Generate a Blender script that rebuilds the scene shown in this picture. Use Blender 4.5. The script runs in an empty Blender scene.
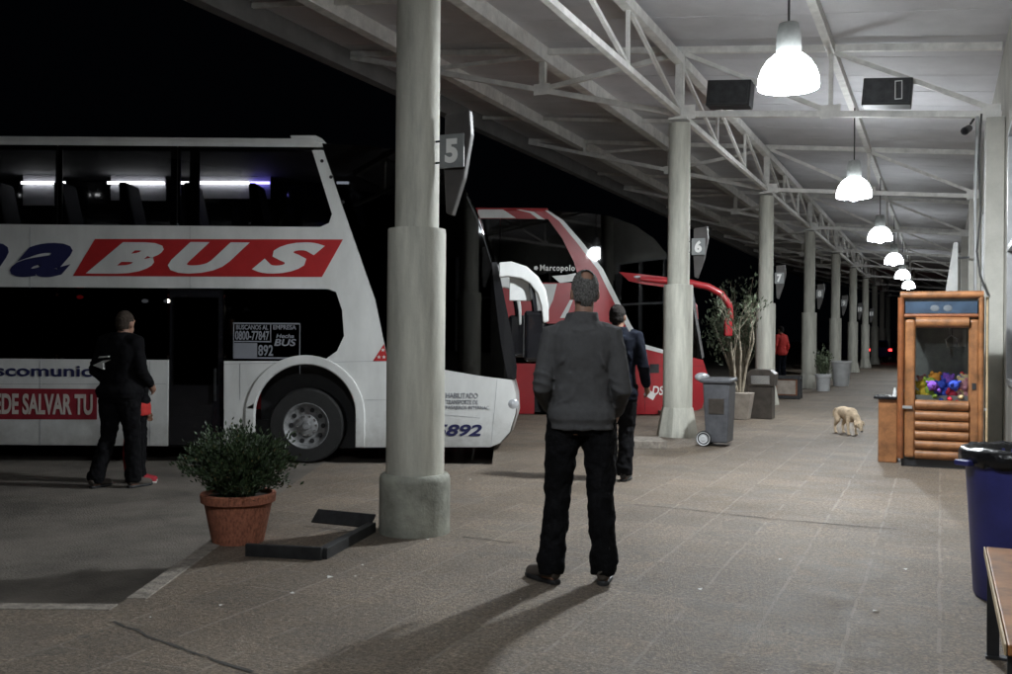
import bpy, bmesh, math, random
from mathutils import Vector, Matrix
random.seed(7)
R = math.radians
scene = bpy.context.scene
COL = scene.collection
F, CX, CY, CAMZ, ROLL = 984.0, 506.0, 337.0, 1.39, 0.008
ANG = R(23.8)                                    # platform axis, clockwise from +Y
UH = Vector((math.cos(ANG), -math.sin(ANG), 0)); VH = Vector((math.sin(ANG), math.cos(ANG), 0))
C1 = Vector((-0.64, 7.0, 0)); BAY = 7.65
ROAD = -0.18

def W(u, v, z=0.0):
    p = C1 + UH*u + VH*v
    return Vector((p.x, p.y, z))
def at(px, py, D):                               # photo pixel at a measured distance -> metres
    dx, dy = px-CX, py-CY
    dx, dy = dx + ROLL*dy, dy - ROLL*dx
    return Vector((dx*D/F, D, CAMZ - dy*D/F))

# ------------------------------------------------------------------ materials
def mat(name, col, rough=0.6, metal=0.0, nscale=6.0, var=0.18, bump=0.0, bscale=60.0, spec=0.5, col2=None, coat=0.0, lo=0.35, hi=0.65):
    m = bpy.data.materials.new(name); m.use_nodes = True
    nt = m.node_tree; N = nt.nodes; L = nt.links
    b = N['Principled BSDF']
    b.inputs['Roughness'].default_value = rough; b.inputs['Metallic'].default_value = metal
    b.inputs['Specular IOR Level'].default_value = spec; b.inputs['Coat Weight'].default_value = coat
    tc = N.new('ShaderNodeTexCoord')
    nz = N.new('ShaderNodeTexNoise'); nz.inputs['Scale'].default_value = nscale; nz.inputs['Detail'].default_value = 8
    nz.inputs['Roughness'].default_value = 0.65
    L.new(tc.outputs['Object'], nz.inputs['Vector'])
    rp = N.new('ShaderNodeValToRGB'); rp.color_ramp.elements[0].position = lo; rp.color_ramp.elements[1].position = hi
    c2 = col2 or tuple(min(1, c*(1+var)) for c in col)
    c1 = tuple(c*(1-var) for c in col)
    rp.color_ramp.elements[0].color = (*c1, 1); rp.color_ramp.elements[1].color = (*c2, 1)
    L.new(nz.outputs['Fac'], rp.inputs['Fac']); L.new(rp.outputs['Color'], b.inputs['Base Color'])
    if bump:
        n2 = N.new('ShaderNodeTexNoise'); n2.inputs['Scale'].default_value = bscale; n2.inputs['Detail'].default_value = 5
        L.new(tc.outputs['Object'], n2.inputs['Vector'])
        bp = N.new('ShaderNodeBump'); bp.inputs['Strength'].default_value = bump; bp.inputs['Distance'].default_value = 0.02
        L.new(n2.outputs['Fac'], bp.inputs['Height']); L.new(bp.outputs['Normal'], b.inputs['Normal'])
    return m
def streaks(m, z=.12, xy=2.2):
    nt = m.node_tree
    for n in list(nt.nodes):
        if n.type == 'TEX_NOISE' and n.outputs['Fac'].links and n.outputs['Fac'].links[0].to_node.type == 'VALTORGB':
            mp = nt.nodes.new('ShaderNodeMapping'); mp.inputs['Scale'].default_value = (xy, xy, z)
            nt.links.new(nt.nodes[[q.name for q in nt.nodes if q.type == 'TEX_COORD'][0]].outputs['Object'], mp.inputs[0]); nt.links.new(mp.outputs[0], n.inputs['Vector'])
    return m
def emit(name, col, s):
    m = bpy.data.materials.new(name); m.use_nodes = True
    b = m.node_tree.nodes['Principled BSDF']
    b.inputs['Base Color'].default_value = (*col, 1); b.inputs['Emission Color'].default_value = (*col, 1)
    b.inputs['Emission Strength'].default_value = s
    return m
def glass(name, tint, refl=1.0, rough=0.02):
    m = bpy.data.materials.new(name); m.use_nodes = True
    nt = m.node_tree; N = nt.nodes; L = nt.links; N.clear()
    o = N.new('ShaderNodeOutputMaterial'); t = N.new('ShaderNodeBsdfTransparent'); g = N.new('ShaderNodeBsdfGlossy')
    t.inputs['Color'].default_value = (*tint, 1); g.inputs['Roughness'].default_value = rough
    f = N.new('ShaderNodeFresnel'); f.inputs['IOR'].default_value = 1.5
    mu = N.new('ShaderNodeMath'); mu.operation = 'MULTIPLY'; mu.inputs[1].default_value = refl
    mx = N.new('ShaderNodeMixShader')
    L.new(f.outputs[0], mu.inputs[0]); L.new(mu.outputs[0], mx.inputs['Fac']); L.new(t.outputs[0], mx.inputs[1]); L.new(g.outputs[0], mx.inputs[2])
    L.new(mx.outputs[0], o.inputs['Surface'])
    return m
def mth(N, L, op, a, b=None, c=None):
    n = N.new('ShaderNodeMath'); n.operation = op
    for i, x in enumerate((a, b, c)):
        if x is None: continue
        if isinstance(x, (int, float)): n.inputs[i].default_value = x
        else: L.new(x, n.inputs[i])
    return n.outputs[0]
def paving_material():
    m = bpy.data.materials.new('paving'); m.use_nodes = True
    nt = m.node_tree; N = nt.nodes; L = nt.links; b = N['Principled BSDF']
    g = N.new('ShaderNodeNewGeometry'); mp = N.new('ShaderNodeMapping')
    mp.inputs['Rotation'].default_value = (0, 0, ANG)
    L.new(g.outputs['Position'], mp.inputs['Vector'])
    def noise(sc, det=6, rough=0.6):
        n = N.new('ShaderNodeTexNoise'); n.inputs['Scale'].default_value = sc; n.inputs['Detail'].default_value = det; n.inputs['Roughness'].default_value = rough
        L.new(mp.outputs[0], n.inputs['Vector']); return n.outputs['Fac']
    big, mid, fine = noise(0.55, 5), noise(4.5, 8, .7), noise(62, 4, .8)
    def ramp(f, p0, c0, p1, c1):
        r = N.new('ShaderNodeValToRGB'); r.color_ramp.elements[0].position = p0; r.color_ramp.elements[1].position = p1
        r.color_ramp.elements[0].color = (*c0, 1); r.color_ramp.elements[1].color = (*c1, 1); L.new(f, r.inputs['Fac']); return r.outputs['Color']
    def mix(t, f, a, b2):
        n = N.new('ShaderNodeMix'); n.data_type = 'RGBA'; n.blend_type = t
        if isinstance(f, float): n.inputs[0].default_value = f
        else: L.new(f, n.inputs[0])
        for s, x in ((6, a), (7, b2)):
            if isinstance(x, tuple): n.inputs[s].default_value = (*x, 1)
            else: L.new(x, n.inputs[s])
        return n.outputs[2]
    base = ramp(big, .35, (.150, .120, .093), .68, (.245, .206, .168))
    base = mix('MULTIPLY', .75, base, ramp(mid, .3, (.62, .61, .60), .7, (1.15, 1.13, 1.10)))
    base = mix('MULTIPLY', 1.0, base, ramp(fine, .36, (.42, .42, .41), .64, (1.45, 1.42, 1.38)))
    base = mix('MULTIPLY', .8, base, ramp(noise(30, 4, .75), .38, (.55, .55, .54), .62, (1.30, 1.28, 1.25)))
    vo = N.new('ShaderNodeTexVoronoi'); vo.inputs['Scale'].default_value = 26; L.new(mp.outputs[0], vo.inputs['Vector'])
    chips = ramp(vo.outputs['Distance'], .0, (1, 1, 1), .22, (0, 0, 0))
    sx = N.new('ShaderNodeSeparateColor'); L.new(vo.outputs['Color'], sx.inputs[0])
    pick = mth(N, L, 'GREATER_THAN', sx.outputs[0], .66)
    cb = N.new('ShaderNodeRGBToBW'); L.new(chips, cb.inputs[0])
    base = mix('MIX', mth(N, L, 'MULTIPLY', mth(N, L, 'MULTIPLY', cb.outputs[0], pick), .75), base, (.44, .40, .35))
    stain = noise(1.1, 4, .55)
    base = mix('MIX', mth(N, L, 'MULTIPLY', mth(N, L, 'GREATER_THAN', stain, .60), .35), base, (.085, .075, .066))
    vs = N.new('ShaderNodeTexVoronoi'); vs.inputs['Scale'].default_value = 2.6; L.new(mp.outputs[0], vs.inputs['Vector'])
    sv = N.new('ShaderNodeSeparateColor'); L.new(vs.outputs['Color'], sv.inputs[0])
    gum = mth(N, L, 'MULTIPLY', mth(N, L, 'LESS_THAN', vs.outputs['Distance'], .075), mth(N, L, 'GREATER_THAN', sv.outputs[1], .55))
    base = mix('MIX', mth(N, L, 'MULTIPLY', gum, .55), base, (.06, .055, .05))
    # pale grout lines along the platform, dark joints across it
    sep = N.new('ShaderNodeSeparateXYZ'); L.new(mp.outputs[0], sep.inputs[0])
    wob = mth(N, L, 'MULTIPLY', mth(N, L, 'SUBTRACT', noise(1.3, 3), .5), .05)
    fx = mth(N, L, 'FRACT', mth(N, L, 'DIVIDE', mth(N, L, 'ADD', sep.outputs[0], wob), .40))
    fy = mth(N, L, 'FRACT', mth(N, L, 'DIVIDE', mth(N, L, 'ADD', sep.outputs[1], wob), .40))
    lx = mth(N, L, 'LESS_THAN', fx, .045); ly = mth(N, L, 'LESS_THAN', fy, .03)
    brk = mth(N, L, 'GREATER_THAN', noise(3.1, 6), .45)
    brk2 = mth(N, L, 'GREATER_THAN', noise(3.7, 6), .53)
    ln = mth(N, L, 'MAXIMUM', mth(N, L, 'MULTIPLY', lx, brk), mth(N, L, 'MULTIPLY', ly, brk2))
    base = mix('MIX', mth(N, L, 'MULTIPLY', ln, .38), base, (.27, .24, .205))
    cx = mth(N, L, 'FLOOR', mth(N, L, 'DIVIDE', sep.outputs[0], .40)); cy = mth(N, L, 'FLOOR', mth(N, L, 'DIVIDE', sep.outputs[1], .40))
    cc = N.new('ShaderNodeCombineXYZ'); L.new(cx, cc.inputs[0]); L.new(cy, cc.inputs[1])
    wn = N.new('ShaderNodeTexWhiteNoise'); L.new(cc.outputs[0], wn.inputs['Vector'])
    base = mix('MULTIPLY', .75, base, ramp(wn.outputs['Value'], 0, (.82, .82, .82), 1, (1.16, 1.15, 1.13)))
    L.new(base, b.inputs['Base Color'])
    L.new(ramp(mid, .3, (.5, .5, .5), .7, (.8, .8, .8)), b.inputs['Roughness'])
    bp = N.new('ShaderNodeBump'); bp.inputs['Strength'].default_value = .8; bp.inputs['Distance'].default_value = .02
    L.new(fine, bp.inputs['Height']); L.new(bp.outputs[0], b.inputs['Normal'])
    return m

M = {}
M['paving'] = paving_material()
M['road'] = mat('road_asphalt', (.135, .120, .102), .8, nscale=1.5, var=.35, bump=.6, bscale=60)
M['kerb'] = mat('kerb_concrete', (.215, .19, .162), .85, nscale=14, var=.4, bump=.5)
M['joint'] = mat('joint_dirt', (.045, .042, .038), .9)
M['column'] = mat('column_concrete', (.46, .455, .40), .7, nscale=3.5, var=.28, bump=.15, bscale=30); streaks(M['column'], .22, 1.6)
M['column_base'] = mat('column_base_concrete', (.27, .275, .235), .75, nscale=5, var=.32, bump=.25, bscale=30)
M['steel'] = mat('white_painted_steel', (.80, .79, .76), .5, nscale=5, var=.15)
M['roof'] = mat('roof_sheet', (.66, .655, .68), .6, nscale=.9, var=.10, spec=.25)
M['roof_edge'] = mat('roof_edge_concrete', (.15, .145, .14), .7, nscale=2, var=.2)
M['wall'] = mat('wall_render', (.46, .45, .41), .75, nscale=2, var=.14, bump=.08)
M['alu'] = mat('aluminium', (.55, .56, .57), .35, .7, var=.1)
M['black'] = mat('black_plastic', (.018, .018, .02), .45, var=.2)
M['rubber'] = mat('tyre_rubber', (.010, .010, .010), .8, nscale=20, var=.3)
M['cable'] = mat('cable_sheath', (.05, .05, .05), .6)
M['ballast'] = mat('lamp_ballast_housing', (.30, .31, .30), .6)
def shade_mat(name, lo, hi, z0, z1):              # a glowing dome, brightest towards its open rim
    m = emit(name, (.90, .96, 1.0), lo); nt = m.node_tree; N = nt.nodes; L = nt.links
    tc = N.new('ShaderNodeTexCoord'); sp = N.new('ShaderNodeSeparateXYZ'); mr = N.new('ShaderNodeMapRange')
    mr.inputs['From Min'].default_value = z0; mr.inputs['From Max'].default_value = z1; mr.inputs['To Min'].default_value = lo; mr.inputs['To Max'].default_value = hi
    L.new(tc.outputs['Object'], sp.inputs[0]); L.new(sp.outputs[2], mr.inputs[0]); L.new(mr.outputs[0], N['Principled BSDF'].inputs['Emission Strength'])
    return m
LAMP = {}
for nm_, f in (('', 1.0), ('overhead_', .27), ('middle_', .66), ('far_', .22)):
    LAMP[nm_] = dict(lamp_shade=shade_mat(nm_+'lit_lamp_shade', 84*f, 52*max(f, .3), 3.80, 4.05), reflector=emit(nm_+'lit_reflector', (.92, .97, 1.0), 60*f), bulb=emit(nm_+'lit_bulb', (.92, .97, 1.0), 2700*f))
M['signplate'] = mat('sign_plate', (.20, .21, .21), .5, var=.12)
M['signfin'] = mat('sign_bracket', (.055, .05, .048), .55, nscale=3, var=.25)
M['white'] = mat('white_paint', (.74, .74, .72), .4, var=.06)
M['bwhite'] = mat('bus_white_paint', (.66, .67, .66), .30, nscale=1.6, var=.12, coat=.3); streaks(M['bwhite'], .5, 1.2)
def dirt(m, top, col):
    nt = m.node_tree; N = nt.nodes; L = nt.links; b = N['Principled BSDF']
    src = b.inputs['Base Color'].links[0].from_socket
    tc = N.new('ShaderNodeTexCoord'); sp = N.new('ShaderNodeSeparateXYZ'); L.new(tc.outputs['Object'], sp.inputs[0])
    n = N.new('ShaderNodeTexNoise'); n.inputs['Scale'].default_value = 3.5; n.inputs['Detail'].default_value = 9; n.inputs['Roughness'].default_value = .75; L.new(tc.outputs['Object'], n.inputs['Vector'])
    f = mth(N, L, 'SUBTRACT', mth(N, L, 'ADD', mth(N, L, 'MULTIPLY', n.outputs['Fac'], .9), top-.45), sp.outputs[2])
    mr = N.new('ShaderNodeMapRange'); mr.inputs['From Min'].default_value = 0; mr.inputs['From Max'].default_value = .5; mr.inputs['To Max'].default_value = .6; L.new(f, mr.inputs[0])
    mx = N.new('ShaderNodeMix'); mx.data_type = 'RGBA'; L.new(mr.outputs[0], mx.inputs[0]); L.new(src, mx.inputs[6]); mx.inputs[7].default_value = (*col, 1)
    L.new(mx.outputs[2], b.inputs['Base Color'])
dirt(M['bwhite'], .42, (.19, .17, .145))
M['bred'] = mat('bus_red_paint', (.32, .016, .022), .32, nscale=2, var=.12, coat=.3)
M['logored'] = mat('logo_red', (.40, .022, .024), .4, var=.08)
M['navy'] = mat('navy_lettering', (.022, .024, .085), .4, var=.08)
M['grey'] = mat('grey_lettering', (.22, .23, .26), .5, var=.05)
M['bannerred'] = mat('banner_red', (.24, .020, .032), .45, var=.12)
M['bannertext'] = mat('banner_lettering', (.55, .50, .46), .5, var=.1)
M['tint'] = glass('tinted_window', (.44, .45, .47), .8)
M['tintdark'] = glass('dark_tinted_window', (.075, .08, .09), .9)
M['clear'] = glass('clear_pane', (.97, .98, .98), .8)
M['interior'] = mat('bus_interior', (.035, .036, .04), .8, var=.2)
M['seat'] = mat('seat_fabric', (.012, .013, .02), .9, nscale=30, var=.3)
M['rack'] = mat('luggage_rack', (.30, .30, .33), .5, var=.1)
M['tube'] = emit('lit_tube', (1.0, .98, .92), 30.0)
M['tubeblue'] = emit('lit_blue_tube', (.30, .25, 1.0), 26.0)
M['redlamp'] = emit('lit_red_lamp', (1.0, .03, .03), 6.0)
M['smalllamp'] = emit('lit_small_lamp', (1.0, .93, .8), 6.0)
M['rim'] = mat('wheel_rim_steel', (.26, .265, .27), .5, .4, nscale=12, var=.35)
M['chrome'] = mat('chrome_trim', (.55, .55, .57), .18, .9, var=.05)
M['gloss'] = mat('gloss_black', (.010, .010, .012), .12, var=.1, coat=.5)
M['headlamp'] = mat('headlamp_lens', (.55, .57, .6), .12, .3, var=.1)
M['terracotta'] = mat('terracotta', (.33, .12, .07), .8, nscale=7, var=.42, bump=.2); streaks(M['terracotta'], 4.0, 9.0)
M['soil'] = mat('soil', (.03, .022, .016), .95, bump=.6)
M['leaf'] = mat('shrub_leaf', (.032, .055, .022), .55, nscale=22, var=.7)
M['leafdry'] = mat('dry_leaf', (.17, .14, .055), .7, nscale=14, var=.4)
M['leafpale'] = mat('olive_leaf', (.10, .125, .075), .55, nscale=6, var=.4)
M['bark'] = mat('pale_bark', (.30, .26, .20), .85, nscale=14, var=.35, bump=.3)
M['darksteel'] = mat('dark_steel', (.028, .029, .031), .5, .3, nscale=9, var=.4)
M['bluebin'] = mat('blue_plastic', (.038, .042, .20), .42, nscale=4, var=.2)
M['bag'] = mat('black_bag', (.012, .012, .014), .25, bump=.5, bscale=22)
M['wood'] = mat('bench_wood', (.26, .115, .042), .55, nscale=5, var=.5, spec=.25)
M['woodedge'] = mat('pale_wood_edge', (.50, .38, .23), .6, var=.25)
M['log'] = mat('varnished_log', (.25, .108, .042), .4, nscale=7, var=.38, coat=.3)
M['logdark'] = mat('varnished_dark_wood', (.20, .068, .024), .4, nscale=7, var=.3, coat=.3)
M['bluepanel'] = mat('blue_sign_panel', (.032, .055, .090), .35, nscale=8, var=.3)
M['panelgrey'] = mat('grey_panel_figure', (.10, .115, .13), .5, var=.2)
M['cabin'] = mat('cabinet_inside', (.34, .36, .34), .6, var=.2)
M['binslate'] = mat('slate_plastic', (.07, .072, .08), .5, nscale=7, var=.3)
M['bindark'] = mat('dark_bin_metal', (.07, .06, .052), .35, .4, nscale=7, var=.3)
M['planter'] = mat('planter_concrete', (.32, .28, .24), .8, nscale=6, var=.2, bump=.2)
M['whitepot'] = mat('white_pot', (.52, .53, .54), .6, nscale=5, var=.12)
M['dog'] = mat('cream_fur', (.60, .47, .33), .95, nscale=9, var=.22, bump=.6, bscale=80)
M['dogdark'] = mat('dark_nose', (.03, .022, .02), .5)
M['skin'] = mat('skin', (.27, .15, .105), .55, nscale=9, var=.1)
M['skindark'] = mat('tan_skin', (.21, .11, .07), .55, nscale=9, var=.1)
M['hairgrey'] = mat('grey_hair', (.15, .147, .142), .85, nscale=90, var=.65, bump=.9, bscale=200, spec=.15)
M['hairdark'] = mat('dark_hair', (.012, .010, .009), .8, nscale=60, var=.5, bump=.5, bscale=140, spec=.15)
M['hairshort'] = mat('cropped_hair', (.045, .035, .028), .85, nscale=60, var=.4, bump=.5, bscale=160, spec=.15)
M['fleece'] = mat('grey_fleece', (.080, .080, .083), .95, nscale=40, var=.06, bump=.3, bscale=220, spec=.08)
M['trousers'] = mat('black_trousers', (.0065, .0065, .0075), .9, nscale=12, var=.3, bump=.3, bscale=120, spec=.08)
M['navycoat'] = mat('navy_coat', (.006, .0075, .013), .85, nscale=10, var=.2, bump=.3, bscale=160, spec=.08)
M['hoodie'] = mat('black_hoodie', (.006, .006, .007), .92, nscale=10, var=.25, bump=.3, bscale=160, spec=.08)
M['redcloth'] = mat('red_cloth', (.42, .022, .018), .85, nscale=9, var=.15)
M['shoebrown'] = mat('brown_suede', (.075, .062, .052), .85, nscale=12, var=.2)
M['redshoe'] = mat('red_canvas', (.33, .018, .03), .8, nscale=12, var=.2)
M['sole'] = mat('white_rubber', (.55, .54, .52), .6, var=.1)
M['paper'] = mat('paper_scrap', (.62, .61, .58), .8, var=.1)
M['label'] = mat('white_sticker', (.62, .63, .62), .5, var=.08)

# ------------------------------------------------------------------ builders
class MB:
    def __init__(s): s.v = []; s.f = []
    def add(s, vs, fs):
        o = len(s.v); s.v += [Vector(p) for p in vs]; s.f += [tuple(i+o for i in f) for f in fs]; return s
    def box(s, c, d, rot=None):
        c = Vector(c); hx, hy, hz = d[0]/2, d[1]/2, d[2]/2
        vs = [Vector((x, y, z)) for x in (-hx, hx) for y in (-hy, hy) for z in (-hz, hz)]
        if rot is not None: vs = [rot @ p for p in vs]
        return s.add([p+c for p in vs], [(0, 1, 3, 2), (4, 6, 7, 5), (0, 4, 5, 1), (2, 3, 7, 6), (0, 2, 6, 4), (1, 5, 7, 3)])
    def bar(s, a, b, w, h=None, up=(0, 0, 1)):
        a, b = Vector(a), Vector(b); h = h or w
        d = (b-a); ln = d.length; d.normalize(); up = Vector(up)
        x = d.cross(up)
        if x.length < 1e-4: x = d.cross(Vector((1, 0, 0)))
        x.normalize(); z = x.cross(d)
        rot = Matrix((x, d, z)).transposed()
        return s.box((a+b)/2, (w, ln, h), rot)
    def tube(s, pts, rad, n=10, caps=True, ell=None):
        pts = [Vector(p) for p in pts]
        if not isinstance(rad, (list, tuple)): rad = [rad]*len(pts)
        t0 = (pts[1]-pts[0]).normalized()
        ref = Vector((0, 0, 1)) if abs(t0.z) < .9 else Vector((1, 0, 0))
        x = t0.cross(ref).normalized(); rings = []
        for i, p in enumerate(pts):
            t = (pts[min(i+1, len(pts)-1)]-pts[max(i-1, 0)]).normalized()
            x = (x - t*x.dot(t)).normalized(); y = t.cross(x)
            rings.append([p + (x*math.cos(2*math.pi*k/n) + y*math.sin(2*math.pi*k/n))*rad[i] for k in range(n)])
        o = len(s.v)
        for r in rings: s.v += r
        for i in range(len(rings)-1):
            for k in range(n):
                s.f.append((o+i*n+k, o+i*n+(k+1) % n, o+(i+1)*n+(k+1) % n, o+(i+1)*n+k))
        if caps:
            s.f.append(tuple(o+k for k in reversed(range(n)))); e = o+(len(rings)-1)*n
            s.f.append(tuple(e+k for k in range(n)))
        return s
    def lathe(s, prof, n=24, c=(0, 0, 0), axis='z', close=False):
        o = len(s.v); c = Vector(c)
        for (r, z) in prof:
            for k in range(n):
                a = 2*math.pi*k/n; p = Vector((r*math.cos(a), r*math.sin(a), z))
                if axis == 'y': p = Vector((p.x, p.z, p.y))
                s.v.append(c+p)
        m = len(prof)
        for i in range(m-1 if not close else m):
            j = (i+1) % m
            for k in range(n): s.f.append((o+i*n+k, o+i*n+(k+1) % n, o+j*n+(k+1) % n, o+j*n+k))
        return s
    def ell(s, c, r, n=16, m=10, rot=None):
        c = Vector(c); o = len(s.v)
        for i in range(1, m):
            t = math.pi*i/m
            for k in range(n):
                a = 2*math.pi*k/n
                p = Vector((r[0]*math.sin(t)*math.cos(a), r[1]*math.sin(t)*math.sin(a), r[2]*math.cos(t)))
                s.v.append(c + (rot @ p if rot is not None else p))
        tp = Vector((0, 0, r[2])); 
        if rot is not None: tp = rot @ tp
        s.v += [c+tp, c-tp]; T = o+(m-1)*n; B = T+1
        for i in range(m-2):
            for k in range(n): s.f.append((o+i*n+k, o+(i+1)*n+k, o+(i+1)*n+(k+1) % n, o+i*n+(k+1) % n))
        for k in range(n):
            s.f.append((T, o+k, o+(k+1) % n)); s.f.append((B, o+(m-2)*n+(k+1) % n, o+(m-2)*n+k))
        return s
    def rings(s, rs, n=20):                       # rs: (cx, cy, z, rx, ry)
        o = len(s.v)
        for (cx, cy, z, rx, ry) in rs:
            for k in range(n):
                a = 2*math.pi*k/n; ca, sa = math.cos(a), math.sin(a)
                q = 2/2.5
                s.v.append(Vector((cx+rx*math.copysign(abs(ca)**q, ca), cy+ry*math.copysign(abs(sa)**q, sa), z)))
        for i in range(len(rs)-1):
            for k in range(n): s.f.append((o+i*n+k, o+i*n+(k+1) % n, o+(i+1)*n+(k+1) % n, o+(i+1)*n+k))
        s.f.append(tuple(o+k for k in reversed(range(n)))); e = o+(len(rs)-1)*n
        s.f.append(tuple(e+k for k in range(n)))
        return s
    def prism(s, poly, y0, y1):                   # polygon in (x, z), extruded along y
        n = len(poly); o = len(s.v)
        s.v += [Vector((p[0], y0, p[1])) for p in poly] + [Vector((p[0], y1, p[1])) for p in poly]
        s.f.append(tuple(o+i for i in range(n))); s.f.append(tuple(o+n+i for i in reversed(range(n))))
        for i in range(n):
            j = (i+1) % n; s.f.append((o+j, o+i, o+n+i, o+n+j))
        return s
    def slab(s, poly, z0, z1):                    # polygon in (x, y), extruded along z
        n = len(poly); o = len(s.v)
        s.v += [Vector((p[0], p[1], z0)) for p in poly] + [Vector((p[0], p[1], z1)) for p in poly]
        s.f.append(tuple(o+i for i in reversed(range(n)))); s.f.append(tuple(o+n+i for i in range(n)))
        for i in range(n):
            j = (i+1) % n; s.f.append((o+i, o+j, o+n+j, o+n+i))
        return s
    def mesh(s, name):
        me = bpy.data.meshes.new(name); me.from_pydata([tuple(p) for p in s.v], [], s.f)
        bm = bmesh.new(); bm.from_mesh(me)
        big = [f for f in bm.faces if len(f.verts) > 4]
        if big: bmesh.ops.triangulate(bm, faces=big)
        bmesh.ops.recalc_face_normals(bm, faces=bm.faces)
        bm.to_mesh(me); bm.free(); return me
    def build(s, name, m, parent=None, smooth=False, bevel=0.0, seg=2):
        me = s.mesh(name)
        o = bpy.data.objects.new(name, me); COL.objects.link(o)
        if parent is not None: o.parent = parent
        if m is not None: me.materials.append(m)
        if smooth:
            for p in me.polygons: p.use_smooth = True
            if smooth == 'auto':
                me.set_sharp_from_angle(angle=R(40))
        if bevel:
            b = o.modifiers.new('bevel', 'BEVEL'); b.width = bevel; b.segments = seg; b.limit_method = 'ANGLE'; b.angle_limit = R(40)
        return o
    def remesh(s, name, m, parent=None, voxel=.01, smooth=4, disp=0.0, dscale=.12):
        me = s.mesh(name+'_src'); o = bpy.data.objects.new(name+'_src', me); COL.objects.link(o)
        r = o.modifiers.new('r', 'REMESH'); r.mode = 'VOXEL'; r.voxel_size = voxel
        q = o.modifiers.new('s', 'SMOOTH'); q.iterations = smooth; q.factor = .5
        if disp:
            t = bpy.data.textures.new('folds', 'CLOUDS'); t.noise_scale = dscale; t.noise_depth = 2
            d = o.modifiers.new('d', 'DISPLACE'); d.texture = t; d.strength = disp; d.mid_level = .5; d.texture_coords = 'LOCAL'
            q = o.modifiers.new('s2', 'SMOOTH'); q.iterations = 1
        dg = bpy.context.evaluated_depsgraph_get(); dg.update()
        nm = bpy.data.meshes.new_from_object(o.evaluated_get(dg)); nm.name = name
        bpy.data.objects.remove(o); bpy.data.meshes.remove(me)
        nm.materials.clear(); nm.materials.append(m)
        for p in nm.polygons: p.use_smooth = True
        o = bpy.data.objects.new(name, nm); COL.objects.link(o)
        if parent is not None: o.parent = parent
        return o

def thing(name, label, cat, loc=(0, 0, 0), rz=0.0, group=None):
    o = bpy.data.objects.new(name, None); COL.objects.link(o); o.empty_display_size = .2
    o.location = loc; o.rotation_euler = (0, 0, rz)
    return tag(o, label, cat, group)
def tag(o, label, cat, group=None):
    o['label'] = label; o['category'] = cat
    if group: o['group'] = group
    return o
def struct(o, kind='structure'):
    o['kind'] = kind; return o
def copy_tree(o, parent=None):
    c = o.copy(); COL.objects.link(c); c.parent = parent
    for ch in list(o.children): copy_tree(ch, c)
    return c
def lettering(text, x0, x1, z0, z1, y, m, parent, shear=0.0, bold=0.0, thick=.004, name='lettering', spacing=1.0):
    cu = bpy.data.curves.new('t', 'FONT'); cu.body = text; cu.size = 1; cu.shear = shear; cu.offset = bold
    cu.extrude = .01; cu.space_character = spacing; cu.resolution_u = 4
    t = bpy.data.objects.new('t', cu); COL.objects.link(t)
    dg = bpy.context.evaluated_depsgraph_get(); dg.update()
    me = bpy.data.meshes.new_from_object(t.evaluated_get(dg)); me.name = name
    bpy.data.objects.remove(t); bpy.data.curves.remove(cu)
    xs = [v.co.x for v in me.vertices]; ys = [v.co.y for v in me.vertices]; zs = [v.co.z for v in me.vertices]
    ax, bx, ay, by, az, bz = min(xs), max(xs), min(ys), max(ys), min(zs), max(zs)
    for v in me.vertices:
        c = v.co
        v.co = (x0+(c.x-ax)/(bx-ax)*(x1-x0), y-(c.z-az)/(bz-az)*thick, z0+(c.y-ay)/(by-ay)*(z1-z0))
    me.materials.clear(); me.materials.append(m)
    o = bpy.data.objects.new(name, me); COL.objects.link(o); o.parent = parent
    return o
ORD = ['first', 'second', 'third', 'fourth', 'fifth', 'sixth', 'seventh', 'eighth', 'ninth', 'tenth', 'eleventh', 'twelfth']

# ------------------------------------------------------------------ setting
g = MB().slab([(-400, -60), (400, -60), (400, 600), (-400, 600)], ROAD-.4, ROAD)
struct(g.build('road', M['road']))
edge = [(-30, 5.05), (-1.98, 5.05), (-1.98, 10.73), (-.14, 10.73), (-.14, 17.7)]
x, y = -.14, 17.7
for k in range(9):
    edge += [(x+3.09, y), (x+3.09, y+7.0)]; x += 3.09; y += 7.0
far = W(8, 90)
plat = [(-30, -9)] + edge + [(far.x, far.y)] + [(W(8, -12).x, W(8, -12).y), (W(0, -12).x-6, -9)]
plat = [(-30, -9)] + edge + [(edge[-1][0]+12, edge[-1][1]), (W(9, -3).x, W(9, -3).y), (W(9, -14).x, -9)]
struct(MB().slab(plat, ROAD-.1, 0.0).build('platform', M['paving']))
kb = MB()
for i in range(2):
    a, b = Vector((*edge[i], 0)), Vector((*edge[i+1], 0))
    if i: b = a.lerp(b, .36)
    d = (b-a).normalized()
    nrm = Vector((d.y, -d.x, 0))                  # towards the platform
    a2, b2 = a + (d*.11 if i else d*0), b
    q = [a2-nrm*.004, b2-nrm*.004, b2+nrm*.105, a2+nrm*.105]
    kb.slab([(p.x, p.y) for p in q], -.17, .005)
struct(kb.build('kerb', M['kerb'], bevel=.006))
def joint(pts, w):
    mb = MB(); rr = random.Random(3); P = []
    for a, b in zip(pts, pts[1:]):
        a, b = Vector(a), Vector(b); n = max(2, int((b-a).length/.06)); s = (b-a).normalized().cross(Vector((0, 0, 1)))
        for i in range(n):
            P.append((a.lerp(b, i/n) + s*rr.uniform(-.012, .012), s, w*rr.uniform(.25, 1.1)))
    for (p, s, ww), (q, s2, w2) in zip(P, P[1:]):
        z = Vector((0, 0, .003))
        mb.add([p-s*ww+z, p+s*ww+z, q+s2*w2+z, q-s2*w2+z], [(0, 1, 2, 3)])
    return mb
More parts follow.
